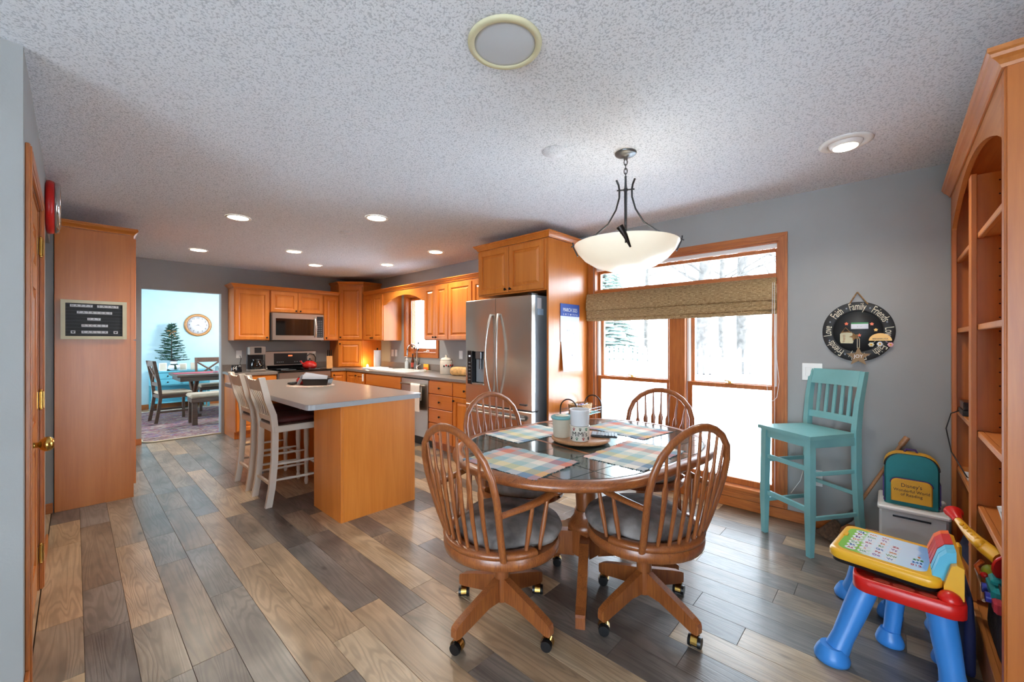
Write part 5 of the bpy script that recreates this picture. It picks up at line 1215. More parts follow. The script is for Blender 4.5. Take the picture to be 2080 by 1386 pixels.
for x, y, lab in ((.993, 4.25, 'lit recessed ceiling light above the counter stools, nearest on the left'), (1.839, 3.363, 'lit recessed ceiling light above the near end of the island'), (1.018, 6.105, 'lit recessed ceiling light nearest the dining room opening'), (1.831, 5.35, 'lit recessed ceiling light above the far end of the island'), (2.368, 6.089, 'lit recessed ceiling light in front of the microwave'), (3.056, 5.296, 'lit recessed ceiling light in front of the sink window'), (3.029, 4.103, 'lit recessed ceiling light beside the refrigerator cabinet')): can_light(x, y, lab)
eb = thing('eyeball_light', 'swivel eyeball ceiling light near the bookcase wall', 'ceiling light', (2.908, .187, ZC))
MB().lathe([(.118, -.001), (.120, -.006), (.105, -.013), (.080, -.010), (.078, -.001)], n=36, caps=False).build('trim_ring', M_whitepl, eb)
MB().lathe([(.076, -.002), (.075, -.012), (.066, -.024), (.056, -.028)], n=30).build('eyeball', M_whitepl, eb, rot=(0, 0, 0)); MB().lathe([(.055, -.0285), (.054, -.031), (.001, -.0315)], n=28).build('lens', M_lens, eb)
l = bpy.data.lights.new('eyeball_beam', 'SPOT'); l.energy = 14; l.color = (1, .92, .8); l.spot_size = 2.4; l.spot_blend = .8; l.shadow_soft_size = .06; o = bpy.data.objects.new('eyeball_beam', l); COL.objects.link(o); o.location = (2.908, .187, ZC - .04)
sp = thing('ceiling_speaker', 'large round ceiling speaker with white grille and cream ring', 'speaker', (1.086, 1.047, ZC))
MB().lathe([(.112, -.006), (.114, -.012), (.128, -.012), (.136, -.008), (.137, -.001)], n=48, caps=False).build('ring', plain('cream_plastic', '#cfcba8', .5, var=.03), sp); MB().lathe([(.1125, -.002), (.1125, -.007), (.10, -.009), (.001, -.010)], n=48).build('grille', plain('pale_grille', '#c3c9cf', .6, var=.01), sp)
for x, y, lab in ((1.902, 1.431, 'round painted cover plate on the ceiling left of the pendant canopy'), (1.88, 4.03, 'round painted cover plate on the ceiling between the kitchen lights')):
    cv = MB().lathe([(.075, -.001), (.074, -.004), (.001, -.0045)], n=32).build('ceiling_cover', M_ceil, None, (x, y, ZC)); tag(cv, lab, 'cover plate')

# ------------------------------------------------------------------ woven blind and cords
def blindmat():
    m, nt, b = newmat('woven_blind'); L = nt.links.new; tc = N(nt, 'ShaderNodeTexCoord')
    mp = N(nt, 'ShaderNodeMapping'); mp.inputs['Scale'].default_value = (1, 30, 260); L(tc.outputs['Object'], mp.inputs['Vector'])
    nz = N(nt, 'ShaderNodeTexNoise', inp={'Scale': 1.0, 'Detail': 3.0}); L(mp.outputs[0], nz.inputs['Vector'])
    mp2 = N(nt, 'ShaderNodeMapping'); mp2.inputs['Scale'].default_value = (1, 130, 60); L(tc.outputs['Object'], mp2.inputs['Vector']); n2 = N(nt, 'ShaderNodeTexNoise', inp={'Scale': 1.0}); L(mp2.outputs[0], n2.inputs['Vector'])
    r = ramp(nt, [(.3, '#6e5434'), (.5, '#a08258'), (.72, '#c2a67c')]); L(nz.outputs['Fac'], r.inputs[0]); r2 = ramp(nt, [(.62, (0, 0, 0, 1)), (.70, (1, 1, 1, 1))]); L(n2.outputs['Fac'], r2.inputs[0])
    mx = N(nt, 'ShaderNodeMix'); mx.data_type = 'RGBA'; mx.inputs[7].default_value = hexc('#cdb48a'); L(r2.outputs[0], mx.inputs[0]); L(r.outputs[0], mx.inputs[6]); L(mx.outputs[2], b.inputs['Base Color'])
    b.inputs['Roughness'].default_value = .8; bp = N(nt, 'ShaderNodeBump', inp={'Strength': .5, 'Distance': .004}); L(nz.outputs['Fac'], bp.inputs['Height']); L(bp.outputs[0], b.inputs['Normal']); return m
M_blind = blindmat()
bl = thing('roman_blind', 'folded brown woven roman blind across the big window', 'blind', (XW, 0, 0))
by0, by1 = .640, 2.318
MB().box(-.045, by0, 1.815, -.022, by1, 1.842, .003).build('headrail', M_blind, bl)
def fold(zt, zb, xo, nm, sag=0):
    m = MB(); n_ = 24; rs = []
    for k in range(n_ + 1):
        y_ = by0 + (by1 - by0) * k / n_; w1 = .004 * math.sin(k * .9 + xo * 300); s_ = sag * math.sin(PI * k / n_)
        rs.append([(-xo - .004, y_, zt), (-xo - .020 + w1, y_, (zt + zb) / 2), (-xo - .026 + w1, y_, zb + .012 - s_), (-xo - .014, y_, zb - s_), (-xo + .002, y_, zb + .006 - s_), (-xo + .004, y_, zt)])
    m.rings(rs); m.build(nm, M_blind, bl)
fold(1.838, 1.665, .046, 'fold'); fold(1.72, 1.618, .030, 'fold', .004); fold(1.66, 1.590, .038, 'fold', .006); fold(1.62, 1.562, .028, 'fold', .008)
cd = MB(); yb_ = .648
cd.tube([(-.07, yb_, 1.80), (-.068, yb_ + .002, 1.4), (-.07, yb_ - .03, 1.05), (-.07, yb_ - .015, .93), (-.07, yb_ + .01, .90), (-.07, yb_ + .045, .93), (-.07, yb_ + .05, 1.05), (-.068, yb_ + .018, 1.4), (-.07, yb_ + .012, 1.8)], .0018, 5)
cd.tube([(-.05, yb_ + .004, 1.60), (-.05, yb_ + .002, .20)], .0015, 5); cd.build('pull_cord', M_whitepl, bl)
cr = MB().tube([(XW - .012, .40, .40), (XW - .05, .42, .50), (XW - .03, .44, .62), (XW - .02, .45, .52), (XW - .05, .49, .33), (XW - .03, .55, .22)], .0022, 6).build('white_cord', M_whitepl); tag(cr, 'thin white cord looping from the low outlet behind the teal stool', 'cord')

# ------------------------------------------------------------------ round word board on the wall
wr = thing('round_wall_board', 'round black chalkboard sign with words lettered around its rim', 'sign', (XW - .001, .172, 1.42), RZ)
MB().lathe([(.140, .0), (.202, .0), (.205, .006), (.203, .012), (.150, .014), (.142, .010), (.140, .006)], n=64, sx=.94, caps=False).xf(Matrix.Rotation(PI / 2, 4, 'X')).build('rim', M_slate, wr)
MB().lathe([(.141, .001), (.141, .007), (.001, .0075)], n=48, sx=.94).xf(Matrix.Rotation(PI / 2, 4, 'X')).build('board', plain('board_black', '#24282b', .55, var=.06), wr)
for wd_, ang_ in (('Family', 90), ('Friends', 42), ('Love', -3), ('Faith', -45), ('Family', -90), ('Friends', -138), ('Love', 178), ('Faith', 132)):
    o = text('word', wd_, .070, M_cream, wr, (0, -.0145, 0), (PI / 2, 0, 0), sx=.55, bend=(.1715, math.radians(ang_))); o.scale = (.94, 1, 1)
for k in range(8):
    a = math.radians(66 - 45 * k); MB().ball((.172 * .94 * math.cos(a), -.0145, .172 * math.sin(a)), (.005, .0015, .006), 8, 5).build('dot', M_sideg, wr)
MB().tube([(-.045, -.010, .185), (-.03, -.012, .215), (-.002, -.010, .268), (.0, -.010, .270), (.003, -.010, .268), (.035, -.012, .215), (.055, -.010, .185)], .0045, 7).build('hanging_rope', M_rope, wr)
for x, z in ((-.058, .055), (.075, .05), (.095, .01), (.010, -.025)): 
    st5 = [(x + (.012 if k % 2 == 0 else .007) * math.cos(PI / 2 + k * PI / 5), z + (.012 if k % 2 == 0 else .007) * math.sin(PI / 2 + k * PI / 5)) for k in range(10)]
    MB().prism(st5, -.018, -.008, 'y').build('peg', M_orange if x < .09 else M_yellow, wr)
crd = MB().box(-.045, -.002, -.022, .045, 0, .022).build('card', M_paper, None, (XW - .0165, .160, 1.460), (0, 0, RZ)); tag(crd, 'small white card with a green band pinned on the round board', 'card')
MB().box(-.045, -.0024, .012, .045, -.002, .022).build('band', M_green, crd); text('lettering', '::  -.-', .014, M_ink, crd, (0, -.0022, -.004), (PI / 2, 0, 0))
jr = thing('jar_ornament', 'cream jar-shaped ornament with twine and a brown star on the round board', 'ornament', (XW - .0185, .228, 1.375), RZ)
MB().prism([(-.032, -.035), (.032, -.037), (.036, -.02), (.036, .025), (.024, .040), (-.026, .042), (-.036, .028), (-.036, -.02)], -.006, 0, 'y').build('plate', plain('aged_cream_wood', '#c9c3a2', .7, var=.1), jr)
text('lettering', 'friends', .024, plain('faded_red_ink', '#a06a50', .7, var=0), jr, (-.015, -.0065, -.002), (PI / 2, -PI / 2, 0), sx=.8)
MB().tube([(-.028, -.003, .038), (-.006, -.003, .074), (.020, -.003, .038)], .0022, 6).tube([(-.030, -.007, .040), (0, -.009, .043), (.028, -.007, .040)], .003, 6).build('twine', M_rope, jr)
def star(r1, r2, cx=0, cz=0, rot=PI / 2): return [(cx + (r1 if k % 2 == 0 else r2) * math.cos(rot + k * PI / 5), cz + (r1 if k % 2 == 0 else r2) * math.sin(rot + k * PI / 5)) for k in range(10)]
M_stw = plain('brown_star_wood', '#8f7350', .6, var=.12, scale=20)
MB().prism(star(.030, .014, .042, .010, 1.9), -.010, -.0065, 'y').build('small_star', M_rope, jr)
js = thing('star_ornament', 'brown wooden star lettered JOY hanging from the round board', 'ornament', (XW - .0185, .166, 1.248), RZ)
MB().prism(star(.068, .029), -.007, 0, 'y').build('star', M_stw, js); text('lettering', 'JOY', .032, M_whitepl, js, (0, -.0078, .002), (PI / 2, 0, 0), sx=.9)
MB().tube([(-.006, -.003, .058), (-.006, -.002, .12), (0, -.002, .135), (.006, -.002, .12), (.006, -.003, .058)], .0018, 6).build('twine', M_cream, js)
um = thing('umbrella_ornament', 'yellow umbrella-shaped ornament with lettering at the lower right of the round board', 'ornament', (XW - .0185, .055, 1.357), RZ)
dome = [(-.058, 0)] + [(-.058 * math.cos(PI * k / 14), .05 * math.sin(PI * k / 14)) for k in range(1, 14)] + [(.058, 0)]
MB().prism(dome, -.006, 0, 'y').build('canopy', M_yellow, um); text('lettering', 'BIBAKERUGA', .014, M_ink, um, (0, -.0067, .012), (PI / 2, 0, 0), sx=.95)
M_pink = plain('pink_felt', '#e6a8b4', .8)
for k, (dx_, dz_, cc_) in enumerate(((-.045, -.026, M_cream), (-.002, -.022, M_wc), (.050, -.026, M_pink))):
    m = MB()
    for j in range(6): m.ball((dx_ + .009 * math.cos(j * PI / 3), -.004, dz_ + .009 * math.sin(j * PI / 3)), (.007, .002, .007), 8, 5)
    m.tube([(dx_ * .5, -.002, 0), (dx_, -.003, dz_)], .001, 4).build('dangling_flower', cc_, um); MB().ball((dx_, -.006, dz_), (.006, .003, .006), 8, 5).build('flower_center', M_yellow, um)

# ------------------------------------------------------------------ teal bar stool
ts = thing('bar_stool', 'tall teal painted slat-back bar stool by the window wall', 'stool', (3.395, .41, 0), math.radians(144.7))
def leg4(pts, a, b, nm, mt):
    rs = []
    for k, p in enumerate(pts):
        aa = a[k] if isinstance(a, list) else a; bb_ = b[k] if isinstance(b, list) else b
        rs.append([(p[0] - aa, p[1] - bb_, p[2]), (p[0] + aa, p[1] - bb_, p[2]), (p[0] + aa, p[1] + bb_, p[2]), (p[0] - aa, p[1] + bb_, p[2])])
    return MB().rings(rs, sm=False).build(nm, mt, ts)
for s_ in (-1, 1):
    leg4([(.185, s_ * .175, 0), (.185, s_ * .175, .25), (.180, s_ * .170, .735)], [.015, .021, .021], [.015, .021, .021], 'front_leg', M_teal)
    leg4([(-.235, s_ * .172, 0), (-.200, s_ * .172, .22), (-.180, s_ * .172, .50), (-.178, s_ * .172, .78), (-.195, s_ * .175, .95), (-.235, s_ * .180, 1.155)], [.018, .022, .022, .022, .020, .016], [.015, .017, .017, .017, .016, .014], 'back_leg', M_teal)
    for z in (.22, .50): MB().box(-.19, s_ * .17 - .008, z - .0, .17, s_ * .17 + .008, z + .026, .003).build('side_stretcher', M_teal, ts)
    MB().box(-.17, s_ * .17 - .01, .68, .165, s_ * .17 + .01, .735, .002).build('side_apron', M_teal, ts)
MB().box(.172, -.15, .27, .192, .15, .305, .003).build('front_stretcher', M_teal, ts); MB().box(.172, -.15, .53, .190, .15, .56, .003).build('front_stretcher', M_teal, ts)
MB().box(-.195, -.15, .35, -.180, .15, .375, .003).build('back_stretcher', M_teal, ts); MB().box(.165, -.16, .68, .190, .16, .735, .002).build('front_apron', M_teal, ts)
MB().prism([(-.165, -.175), (.215, -.205), (.215, .205), (-.165, .175)], .7355, .760).build('seat', M_teal, ts)
def curved(x0, z0, z1, x1, th, nm, y_=.162, c_=.014):
    rs = []
    for j in range(9):
        yy = -y_ + 2 * y_ * j / 8; c = c_ * (1 - (yy / y_) ** 2)
        rs.append([(x0 - c - th / 2, yy, z0), (x0 - c + th / 2, yy, z0), (x1 - c + th / 2, yy, z1), (x1 - c - th / 2, yy, z1)])
    MB().rings(rs, sm=False).build(nm, M_teal, ts)
curved(-.208, 1.055, 1.158, -.232, .020, 'top_rail'); curved(-.180, .815, .860, -.184, .018, 'lower_rail')
for j in range(5):
    yy = -.108 + .054 * j; c = .014 * (1 - (yy / .162) ** 2)
    MB().rings([[(-.185 - c - .005, yy - .010, .858), (-.185 - c + .005, yy - .010, .858), (-.185 - c + .005, yy + .010, .858), (-.185 - c - .005, yy + .010, .858)], [(-.209 - c - .005, yy - .010, 1.058), (-.209 - c + .005, yy - .010, 1.058), (-.209 - c + .005, yy + .010, 1.058), (-.209 - c - .005, yy + .010, 1.058)]], sm=False).build('slat', M_teal, ts)
# broom
br = thing('hand_broom', 'small straw broom with a wooden handle leaning in the corner by the teal stool', 'broom', (0, 0, 0))
MB().tube([(3.655, -.075, .735), (3.652, -.045, .68)], [.016, .017], 10).tube([(3.652, -.045, .68), (3.61, .20, .17)], [.011, .010], 10).build('handle', M_light, br)
MB().tube([(3.615, .175, .205), (3.60, .215, .15), (3.57, .27, .115)], [.018, .028, .035], 12).build('binding', M_pewter, br)
rs = []
for k in range(6):
    t = k / 5; c0_ = Vector((3.57, .27, .115)).lerp(Vector((3.50, .335, .008)), t); w2 = .03 + .05 * t
    rs.append([tuple(c0_ + Vector((.5, .55, .1)).normalized() * math.cos(2 * PI * j / 14) * w2 + Vector((-.3, .3, .4)).normalized() * math.sin(2 * PI * j / 14) * .016) for j in range(14)])
rs = [[(p[0], p[1], max(.001, p[2])) for p in r] for r in rs]
MB().rings(rs).build('bristles', plain('dark_straw', '#5a4330', .9, var=.3, scale=60, bump=.5), br)
# white bin and backpack
wb = thing('storage_bin', 'white plastic storage bin with a slot handle under the backpack', 'bin', (3.31, -.235, 0))
MB().box(0, 0, 0, .32, .29, .345, .012).build('body', plain('milky_plastic', '#cfd2d0', .4, var=.02), wb); MB().box(-.008, -.008, .346, .328, .298, .372, .008).build('lid', M_whitepl, wb)
MB().box(-.003, .07, .315, .004, .23, .325).build('handle_slot', M_black, wb)
bp_ = thing('backpack', 'teal and yellow child backpack with purple trim standing on the white bin', 'backpack', (3.42, -.085, .3725), RZ)
M_btl = plain('teal_nylon', '#12767b', .6, var=.1, bump=.1); M_bye = plain('yellow_nylon', '#e0a325', .6, var=.08, bump=.1); M_pur = plain('purple_nylon', '#40286a', .6, var=.06)
def arch(w_, h_, r_): return [(-w_, 0), (w_, 0), (w_, h_ - r_)] + [(w_ - r_ + r_ * math.cos(PI / 2 * k / 6), h_ - r_ + r_ * math.sin(PI / 2 * k / 6)) for k in range(1, 7)] + [(-w_ + r_ - r_ * math.sin(PI / 2 * k / 6), h_ - r_ + r_ * math.cos(PI / 2 * k / 6)) for k in range(0, 7)]
A_ = [(x, z + .001) for x, z in arch(.118, .305, .075)]
m = MB(); m.rings([[(x * q, y, z * (.98 + .02 * q) + .0) for x, z in A_] for y, q in ((.055, .92), (.045, 1.0), (-.035, 1.0), (-.052, .93))]); m.build('body', M_btl, bp_)
A2 = A_[2:]; MB().tube([(x * 1.015, 0, z * 1.01 if z > .05 else z) for x, z in A2], [(.008, .045)] * len(A2), 8, up=(0, 1, 0)).build('side_panel', M_bye, bp_) if False else None
MB().tube([(x * .985, -.045, z * .99) for x, z in A_[2:]], .005, 6).build('piping', M_black, bp_)
m = MB(); rs = []
for x, z in A_[2:]:
    n_ = Vector((x, z - .14)).normalized() * .004; rs.append([(x + n_.x, -.030, z + n_.y), (x + n_.x, .040, z + n_.y), (x - n_.x * .2, .040, z - n_.y * .2), (x - n_.x * .2, -.030, z - n_.y * .2)])
m.rings(rs, sm=False); m.build('gusset', M_bye, bp_)
MB().box(-.121, -.050, .001, .121, .050, .035, .012).box(-.124, -.03, .03, -.117, .045, .15).box(.117, -.03, .03, .124, .045, .15).build('base_trim', M_pur, bp_)
Pk = [(x, z + .028) for x, z in arch(.088, .135, .030)]
MB().rings([[(x * q, y, (z - .09) * q + .09) for x, z in Pk] for y, q in ((-.051, 1.0), (-.072, 1.0), (-.080, .94))]).build('front_pocket', M_bye, bp_); MB().tube([(x, -.066, z) for x, z in Pk[2:]], .005, 6).build('pocket_piping', M_pur, bp_)
text('lettering', 'Disney\'s', .030, M_ink, bp_, (0, -.0805, .128), (PI / 2, 0, 0), sx=.9); text('lettering', 'Wonderful World', .023, M_ink, bp_, (0, -.0805, .098), (PI / 2, 0, 0), sx=.9); text('lettering', 'of Reading', .023, M_ink, bp_, (0, -.0805, .074), (PI / 2, 0, 0), sx=.95)
MB().tube([(-.03, .02, .303), (-.02, .02, .325), (.02, .02, .325), (.03, .02, .303)], .006, 7).build('top_loop', M_pur, bp_)

# ------------------------------------------------------------------ toy activity desk and its stool
td = thing('activity_desk', 'red, yellow and blue toy activity desk with an alphabet board', 'toy desk', (2.48, -.03, 0))
def L3(x, y, z): return (x - 2.48, y + .03, z)
m = MB(); n0 = rrect(-.290, -.175, .25, .150, .05, 4)
m.rings([[(x * q, y * q, z) for x, y in n0] for q, z in ((.97, .325), (1, .331), (1.0, .375), (.975, .383), (.93, .383), (.92, .372), (.3, .372))]); m.build('tray_frame', M_red, td)
for x, y, r_ in ((-.262, .06, .022), (-.262, -.005, .028), (-.262, -.072, .022)): MB().lathe([(r_, .3835), (r_ * .8, .3842), (.001, .3845)], (x + .003, y, 0), 16, sx=.7, sy=1.15).build('cup_well', plain('well_shade_red', '#8c1512', .5), td)  # flat discs: the shade inside the wells is put into the darker red
MB().ball((-.245, -.130, .385), (.034, .034, .03), 16, 10).build('knob', M_red, td)
def toyleg(par, p0, p1, r0, r1, mt, nm='leg'):
    p0 = Vector(p0); p1 = Vector(p1); d = (p0 - p1); pts = []; rr = []
    for t, r_ in ((0, r0), (.35, r0 * .96), (.7, r1 * .98), (.86, r1 * 1.1)): pts.append(p0 - d * t * .98); rr.append(r_)
    MB().tube(pts, rr, 18).lathe([(r1 * 1.25, 0), (r1 * 1.6, .006), (r1 * 1.66, .020), (r1 * 1.45, .042), (r1 * 1.08, .066)], (p1.x, p1.y, 0), 20).build(nm, mt, par)
for (a, b) in (((2.285, .075), (2.19, .185)), ((2.70, .085), (2.79, .165)), ((2.275, -.135), (2.245, -.180)), ((2.70, -.135), (2.74, -.175))):
    toyleg(td, L3(a[0], a[1], .330), L3(b[0], b[1], .0), .044, .038, M_blue)
BT = Matrix.Translation((-.048, .042, .400)) @ Matrix.Rotation(-.13, 4, 'Z')
bo = MB(); n1_ = rrect(-.178, -.176, .178, .176, .045, 5)
bo.rings([[(x * q, y * q, z) for x, y in n1_] for q, z in ((.96, 0), (1, .008), (1, .030), (.97, .040), (.90, .041))]); bo.xf(BT); bdy = bo.build('board', M_yellow, td)
bo = MB(); bo.rings([[(x * q, y * q, z) for x, y in n1_] for q, z in ((.95, -.014), (.96, -.001))]).xf(BT).build('underside', M_black, td)
def printmat():
    m, nt, b = newmat('activity_print'); L = nt.links.new; tc = N(nt, 'ShaderNodeTexCoord'); se = N(nt, 'ShaderNodeSeparateXYZ'); L(tc.outputs['Object'], se.inputs[0])
    nz = N(nt, 'ShaderNodeTexNoise', inp={'Scale': 14.0}); L(tc.outputs['Object'], nz.inputs['Vector']); ml = N(nt, 'ShaderNodeMath', operation='MULTIPLY_ADD'); ml.inputs[1].default_value = .08; L(nz.outputs['Fac'], ml.inputs[0]); L(se.outputs[1], ml.inputs[2])
    mr = N(nt, 'ShaderNodeMapRange', inp={1: -.10, 2: .25, 3: 0.0, 4: 1.0}); L(ml.outputs[0], mr.inputs[0])
    r = ramp(nt, [(0, '#6f9fd8'), (.22, '#7fb0e0'), (.26, '#c3dbf0'), (.70, '#d5e4ea'), (.76, '#8fc45a'), (1, '#7fbf45')]); L(mr.outputs[0], r.inputs[0]); L(r.outputs[0], b.inputs['Base Color']); b.inputs['Roughness'].default_value = .35; return m
MB().prism([(x * .80, y * .80 + .01) for x, y in n1_], .0412, .0420).xf(BT).build('printed_sheet', printmat(), bdy)
cols_ = ['#b03a48', '#2f6fb0', '#3f9050', '#d07a30', '#7a4a9a']; alpha = 'ABCDEFGHIJKLMNOPQRSTUVWXYZ'; k = 0
for r_ in range(5):
    for c_ in range(7):
        if k >= 26: continue
        bx, by = -.112 + .037 * c_, .108 - .043 * r_
        pc = MB().lathe([(.0175, .0421), (.0175, .0425)], (bx, by, 0), 14, sx=1.0, sy=1.1).xf(BT).build('printed_bubble', M_paper, bdy)
        e = text('letter', alpha[k] + alpha[k].lower(), .024, plain('toy_ink_%d' % (k % 5), cols_[k % 5], .5, var=0), bdy, tuple(BT @ Vector((bx, by, .0432))), (0, 0, -PI / 2), sx=.8); k += 1
for r_ in range(4): text('numbers', '0 1 2 3 4 5 6 7 8 9'.split(' ', 1)[0] and ['012', '345', '678', '9'][r_], .022, plain('toy_ink_%d' % r_, cols_[r_], .5, var=0), bdy, tuple(BT @ Vector((-.095 + .03 * r_, -.098, .0432))), (0, 0, -PI / 2))
MB().rings([[(.03 + x, .150 + y, z) for x, y in rrect(-.02, -.008, .02, .008, .007)] for z in (.041, .047)]).xf(BT).build('latch', M_yellow, bdy)
rg_ = MB().prism([(-.115, .385), (-.115, .425), (-.135, .505), (-.150, .512), (-.168, .505), (-.168, .385)], -.235, .130, 'x'); rdg = rg_.build('ridge', M_yellow, td)
for k, (x, mt) in enumerate(((-.185, M_skyblue), (-.130, M_skyblue), (-.070, M_red), (-.018, M_red), (.034, M_red), (.086, M_orange))):
    h_ = .10 - .004 * k
    MB().prism([(-.085, .442), (-.105, .442 + h_ * .75), (-.125, .442 + h_), (-.150, .450 + h_), (-.150, .50), (-.136, .50), (-.116, .430)], x - .0215, x + .0215, 'x').build('page_tab', mt, rdg)
sb = thing('toy_stool', 'small blue plastic stool tucked under the toy desk', 'toy stool', (2.60, -.082, 0))
m = MB(); m.rings([[(x * q, y * q, z) for x, y in rrect(-.13, -.10, .13, .10, .05)] for q, z in ((.95, .225), (1, .232), (1, .258), (.95, .266), (.4, .268))]).build('seat', M_blue, sb)
for sx_ in (-1, 1):
    for sy_ in (-1, 1): toyleg(sb, (sx_ * .095, sy_ * .065, .232), (sx_ * .118, sy_ * .088, 0), .032, .030, M_blue)
gb = MB().box(-.05, -.13, 0, .05, .13, .028, .004).build('green_game_box', M_green, None, (2.97, -.04, .0005), (0, 0, .04)); tag(gb, 'flat green toy box lying on the floor behind the toy desk', 'toy')
for k in range(10): MB().cyl((-.02 + .04 * (k % 2), -.10 + .05 * (k // 2), .028), (-.02 + .04 * (k % 2), -.10 + .05 * (k // 2), .034), .010, n=10).build('stud', M_green, gb)

# ------------------------------------------------------------------ bookcase
BX0, BX1, BY, BD = 2.05, 3.665, -.287, -.625
bc = thing('bookcase', 'built-in maple bookcase with arched top and pegged shelves', 'bookcase', (BX0, BY, 0))
Lb = BX1 - BX0; dp = BD - BY
MB().box(0, dp, 0, .02, -.0, 2.24, .001).build('side_panel', M_book, bc); MB().box(Lb - .02, dp, 0, Lb, 0, 2.24).build('side_panel', M_book, bc)
MB().box(.02, dp, .0, Lb - .02, dp + .008, 2.24).build('back_panel', M_book, bc)
MB().box(.79, dp + .008, .16, .81, -.002, 2.12).build('divider', M_book, bc)
MB().box(.002, .0, 0, .045, .020, 2.24, .002).build('face_stile', M_bookx if False else M_book, bc); MB().box(.765, .0, .16, .835, .020, 2.12, .002).build('face_stile', M_book, bc); MB().box(Lb - .06, .0, 0, Lb, .020, 2.24, .002).build('face_stile', M_book, bc)
MB().box(-.006, -.07, 0, .0, .016, 2.24, .002).build('edge_molding', M_book, bc)
MB().box(.045, .0, 0, Lb - .06, .020, .155, .002).build('base_rail', M_bookx, bc); MB().box(.02, dp + .008, .13, Lb - .02, -.001, .150).build('bottom_shelf', M_bookx, bc)
ar_ = [(.0451, 2.24), (.0451, 2.02)]
for k in range(21):
    t = k / 20; ar_.append((.05 + (Lb - .115) * t, 2.03 + .165 * math.sin(PI * t) ** .85))
ar_ += [(Lb - .0601, 2.02), (Lb - .0601, 2.24)]
MB().prism(ar_, .001, .020, 'y').build('arched_rail', M_bookx, bc); MB().box(0, dp, 2.2405, Lb, .0, 2.258).build('top', M_bookx, bc)
crn = crown('crown_molding', 'maple crown molding on top of the bookcase', [(BX1, BY + .021), (BX0 - .003, BY + .021), (BX0 - .003, BD)], mat=M_bookx, z=2.236, h=.060, out=.04)
for z in (.60, .94, 1.43, 1.85):
    for a, b in ((.021, .789), (.811, Lb - .021)):
        MB().box(a, dp + .009, z - .019, b, -.022, z).box(a, -.022, z - .026, b, -.002, z, .003).build('shelf', M_bookx, bc)
M_hole = plain('peg_hole_shadow', '#2a150a', .9, var=0); ph = MB()
for xx in (.7895, Lb - .0205):
    for yy in (-.07, -.28):
        z = .22
        while z < 2.1: ph.add([(xx - .0008, yy + .0035 * math.cos(j * PI / 4), z + .0035 * math.sin(j * PI / 4)) for j in range(8)], [tuple(range(8))]); z += .062
ph.build('peg_holes', M_hole, bc, kind='stuff')
def onshelf(nm, lab, cat, x, y, z, rz=0): return thing(nm, lab, cat, (x, y, z), rz)
t = onshelf('router', 'black electronic box with a cable on the far bookcase shelf', 'device', 3.42, -.335, .9405); MB().box(-.10, -.05, 0, .10, .05, .03, .003).build('case', M_black, t); MB().box(-.08, .0, .031, .09, .045, .075, .003).build('upper_case', M_dmug, t)
o = MB().tube([(3.48, -.29, .955), (3.50, -.255, .93), (3.50, -.235, .84), (3.42, -.25, .72), (3.30, -.30, .615), (3.26, -.33, .61)], .003, 6).build('cable', M_black); tag(o, 'thin dark cable hanging from the device on the bookcase', 'cord')
for x, z, lab in ((3.20, 1.4305, 'small black knob standing on the far upper bookcase shelf, nearer the divider'), (3.27, 1.4305, 'small black knob standing on the far upper bookcase shelf, nearer the wall')):
    t = onshelf('black_knob', lab, 'knob', x, -.34, z); MB().lathe([(.014, 0), (.014, .03), (.02, .045), (.018, .07), (.004, .075)], n=14).build('body', M_black, t)
t = onshelf('picture_frame', 'small white picture frame leaning on the near bookcase shelf', 'frame', 2.235, -.34, .6005, .2); t.rotation_euler = (-.25, 0, .3)
MB().box(-.06, -.006, .002, -.048, .006, .16).box(.048, -.006, .002, .06, .006, .16).box(-.048, -.006, .002, .048, .006, .016).box(-.048, -.006, .146, .048, .006, .16).build('frame', M_white, t); MB().box(-.048, -.003, .016, .048, 0, .146).build('picture', M_cream, t)
t = onshelf('paper_pad', 'thin stack of white paper on the far lowest bookcase shelf', 'paper', 3.36, -.36, .6005); MB().box(-.09, -.06, 0, .09, .06, .012).build('pad', M_paper, t)
t = onshelf('glass_bracket', 'thin white card lying on the far middle bookcase shelf', 'card', 3.30, -.33, .9405) ; bpy.data.objects.remove(t)
# toy bin inside the near bay
tbn = thing('toy_bin', 'slumped black fabric toy bin in the lowest near bay of the bookcase', 'bin', (2.44, -.448, .151))
m = MB(); n_ = 32; M_fab = plain('black_fabric', '#3a3536', .9, var=.25, scale=12, bump=.3, bscale=60)
def br_(q, z, w=0): return [((.325 * q) * math.copysign(abs(math.cos(2 * PI * k / n_)) ** .45, math.cos(2 * PI * k / n_)) + w * math.sin(5 * k), (.155 * q) * math.copysign(abs(math.sin(2 * PI * k / n_)) ** .45, math.sin(2 * PI * k / n_)) + w * math.cos(7 * k) * .6, z + w * 1.5 * math.sin(3 * k) - (.10 * math.cos(2 * PI * k / n_) * max(0, z - .1) / .18)) for k in range(n_)]
m.rings([br_(.96, 0), br_(1.0, .02), br_(.98, .12, .003), br_(1.0, .25, .004), br_(1.01, .285, .004), br_(.96, .27, .004), br_(.93, .06), br_(.5, .05)]); m.build('body', M_fab, tbn)
def toy(nm, lab, x, y, z, mb, mt, extra=None, rz=0):
    t = thing(nm, lab, 'toy', (x, y, z), rz); mb.build('body', mt, t)
    if extra:
        for a in extra: a[0].build(a[1], a[2], t)
    return t
pts = [(0, 0, 0), (.02, .0, .04), (.04, 0, .07)]
hornp = [Vector((2.70, -.205, .575)), Vector((2.66, -.215, .562)), Vector((2.60, -.232, .548)), Vector((2.54, -.25, .536)), Vector((2.48, -.275, .525)), Vector((2.42, -.31, .512))]
t = thing('toy_horn', 'yellow toy horn with a red mouthpiece poking out of the toy bin', 'toy', tuple(hornp[5])); q = [p - hornp[5] for p in hornp]
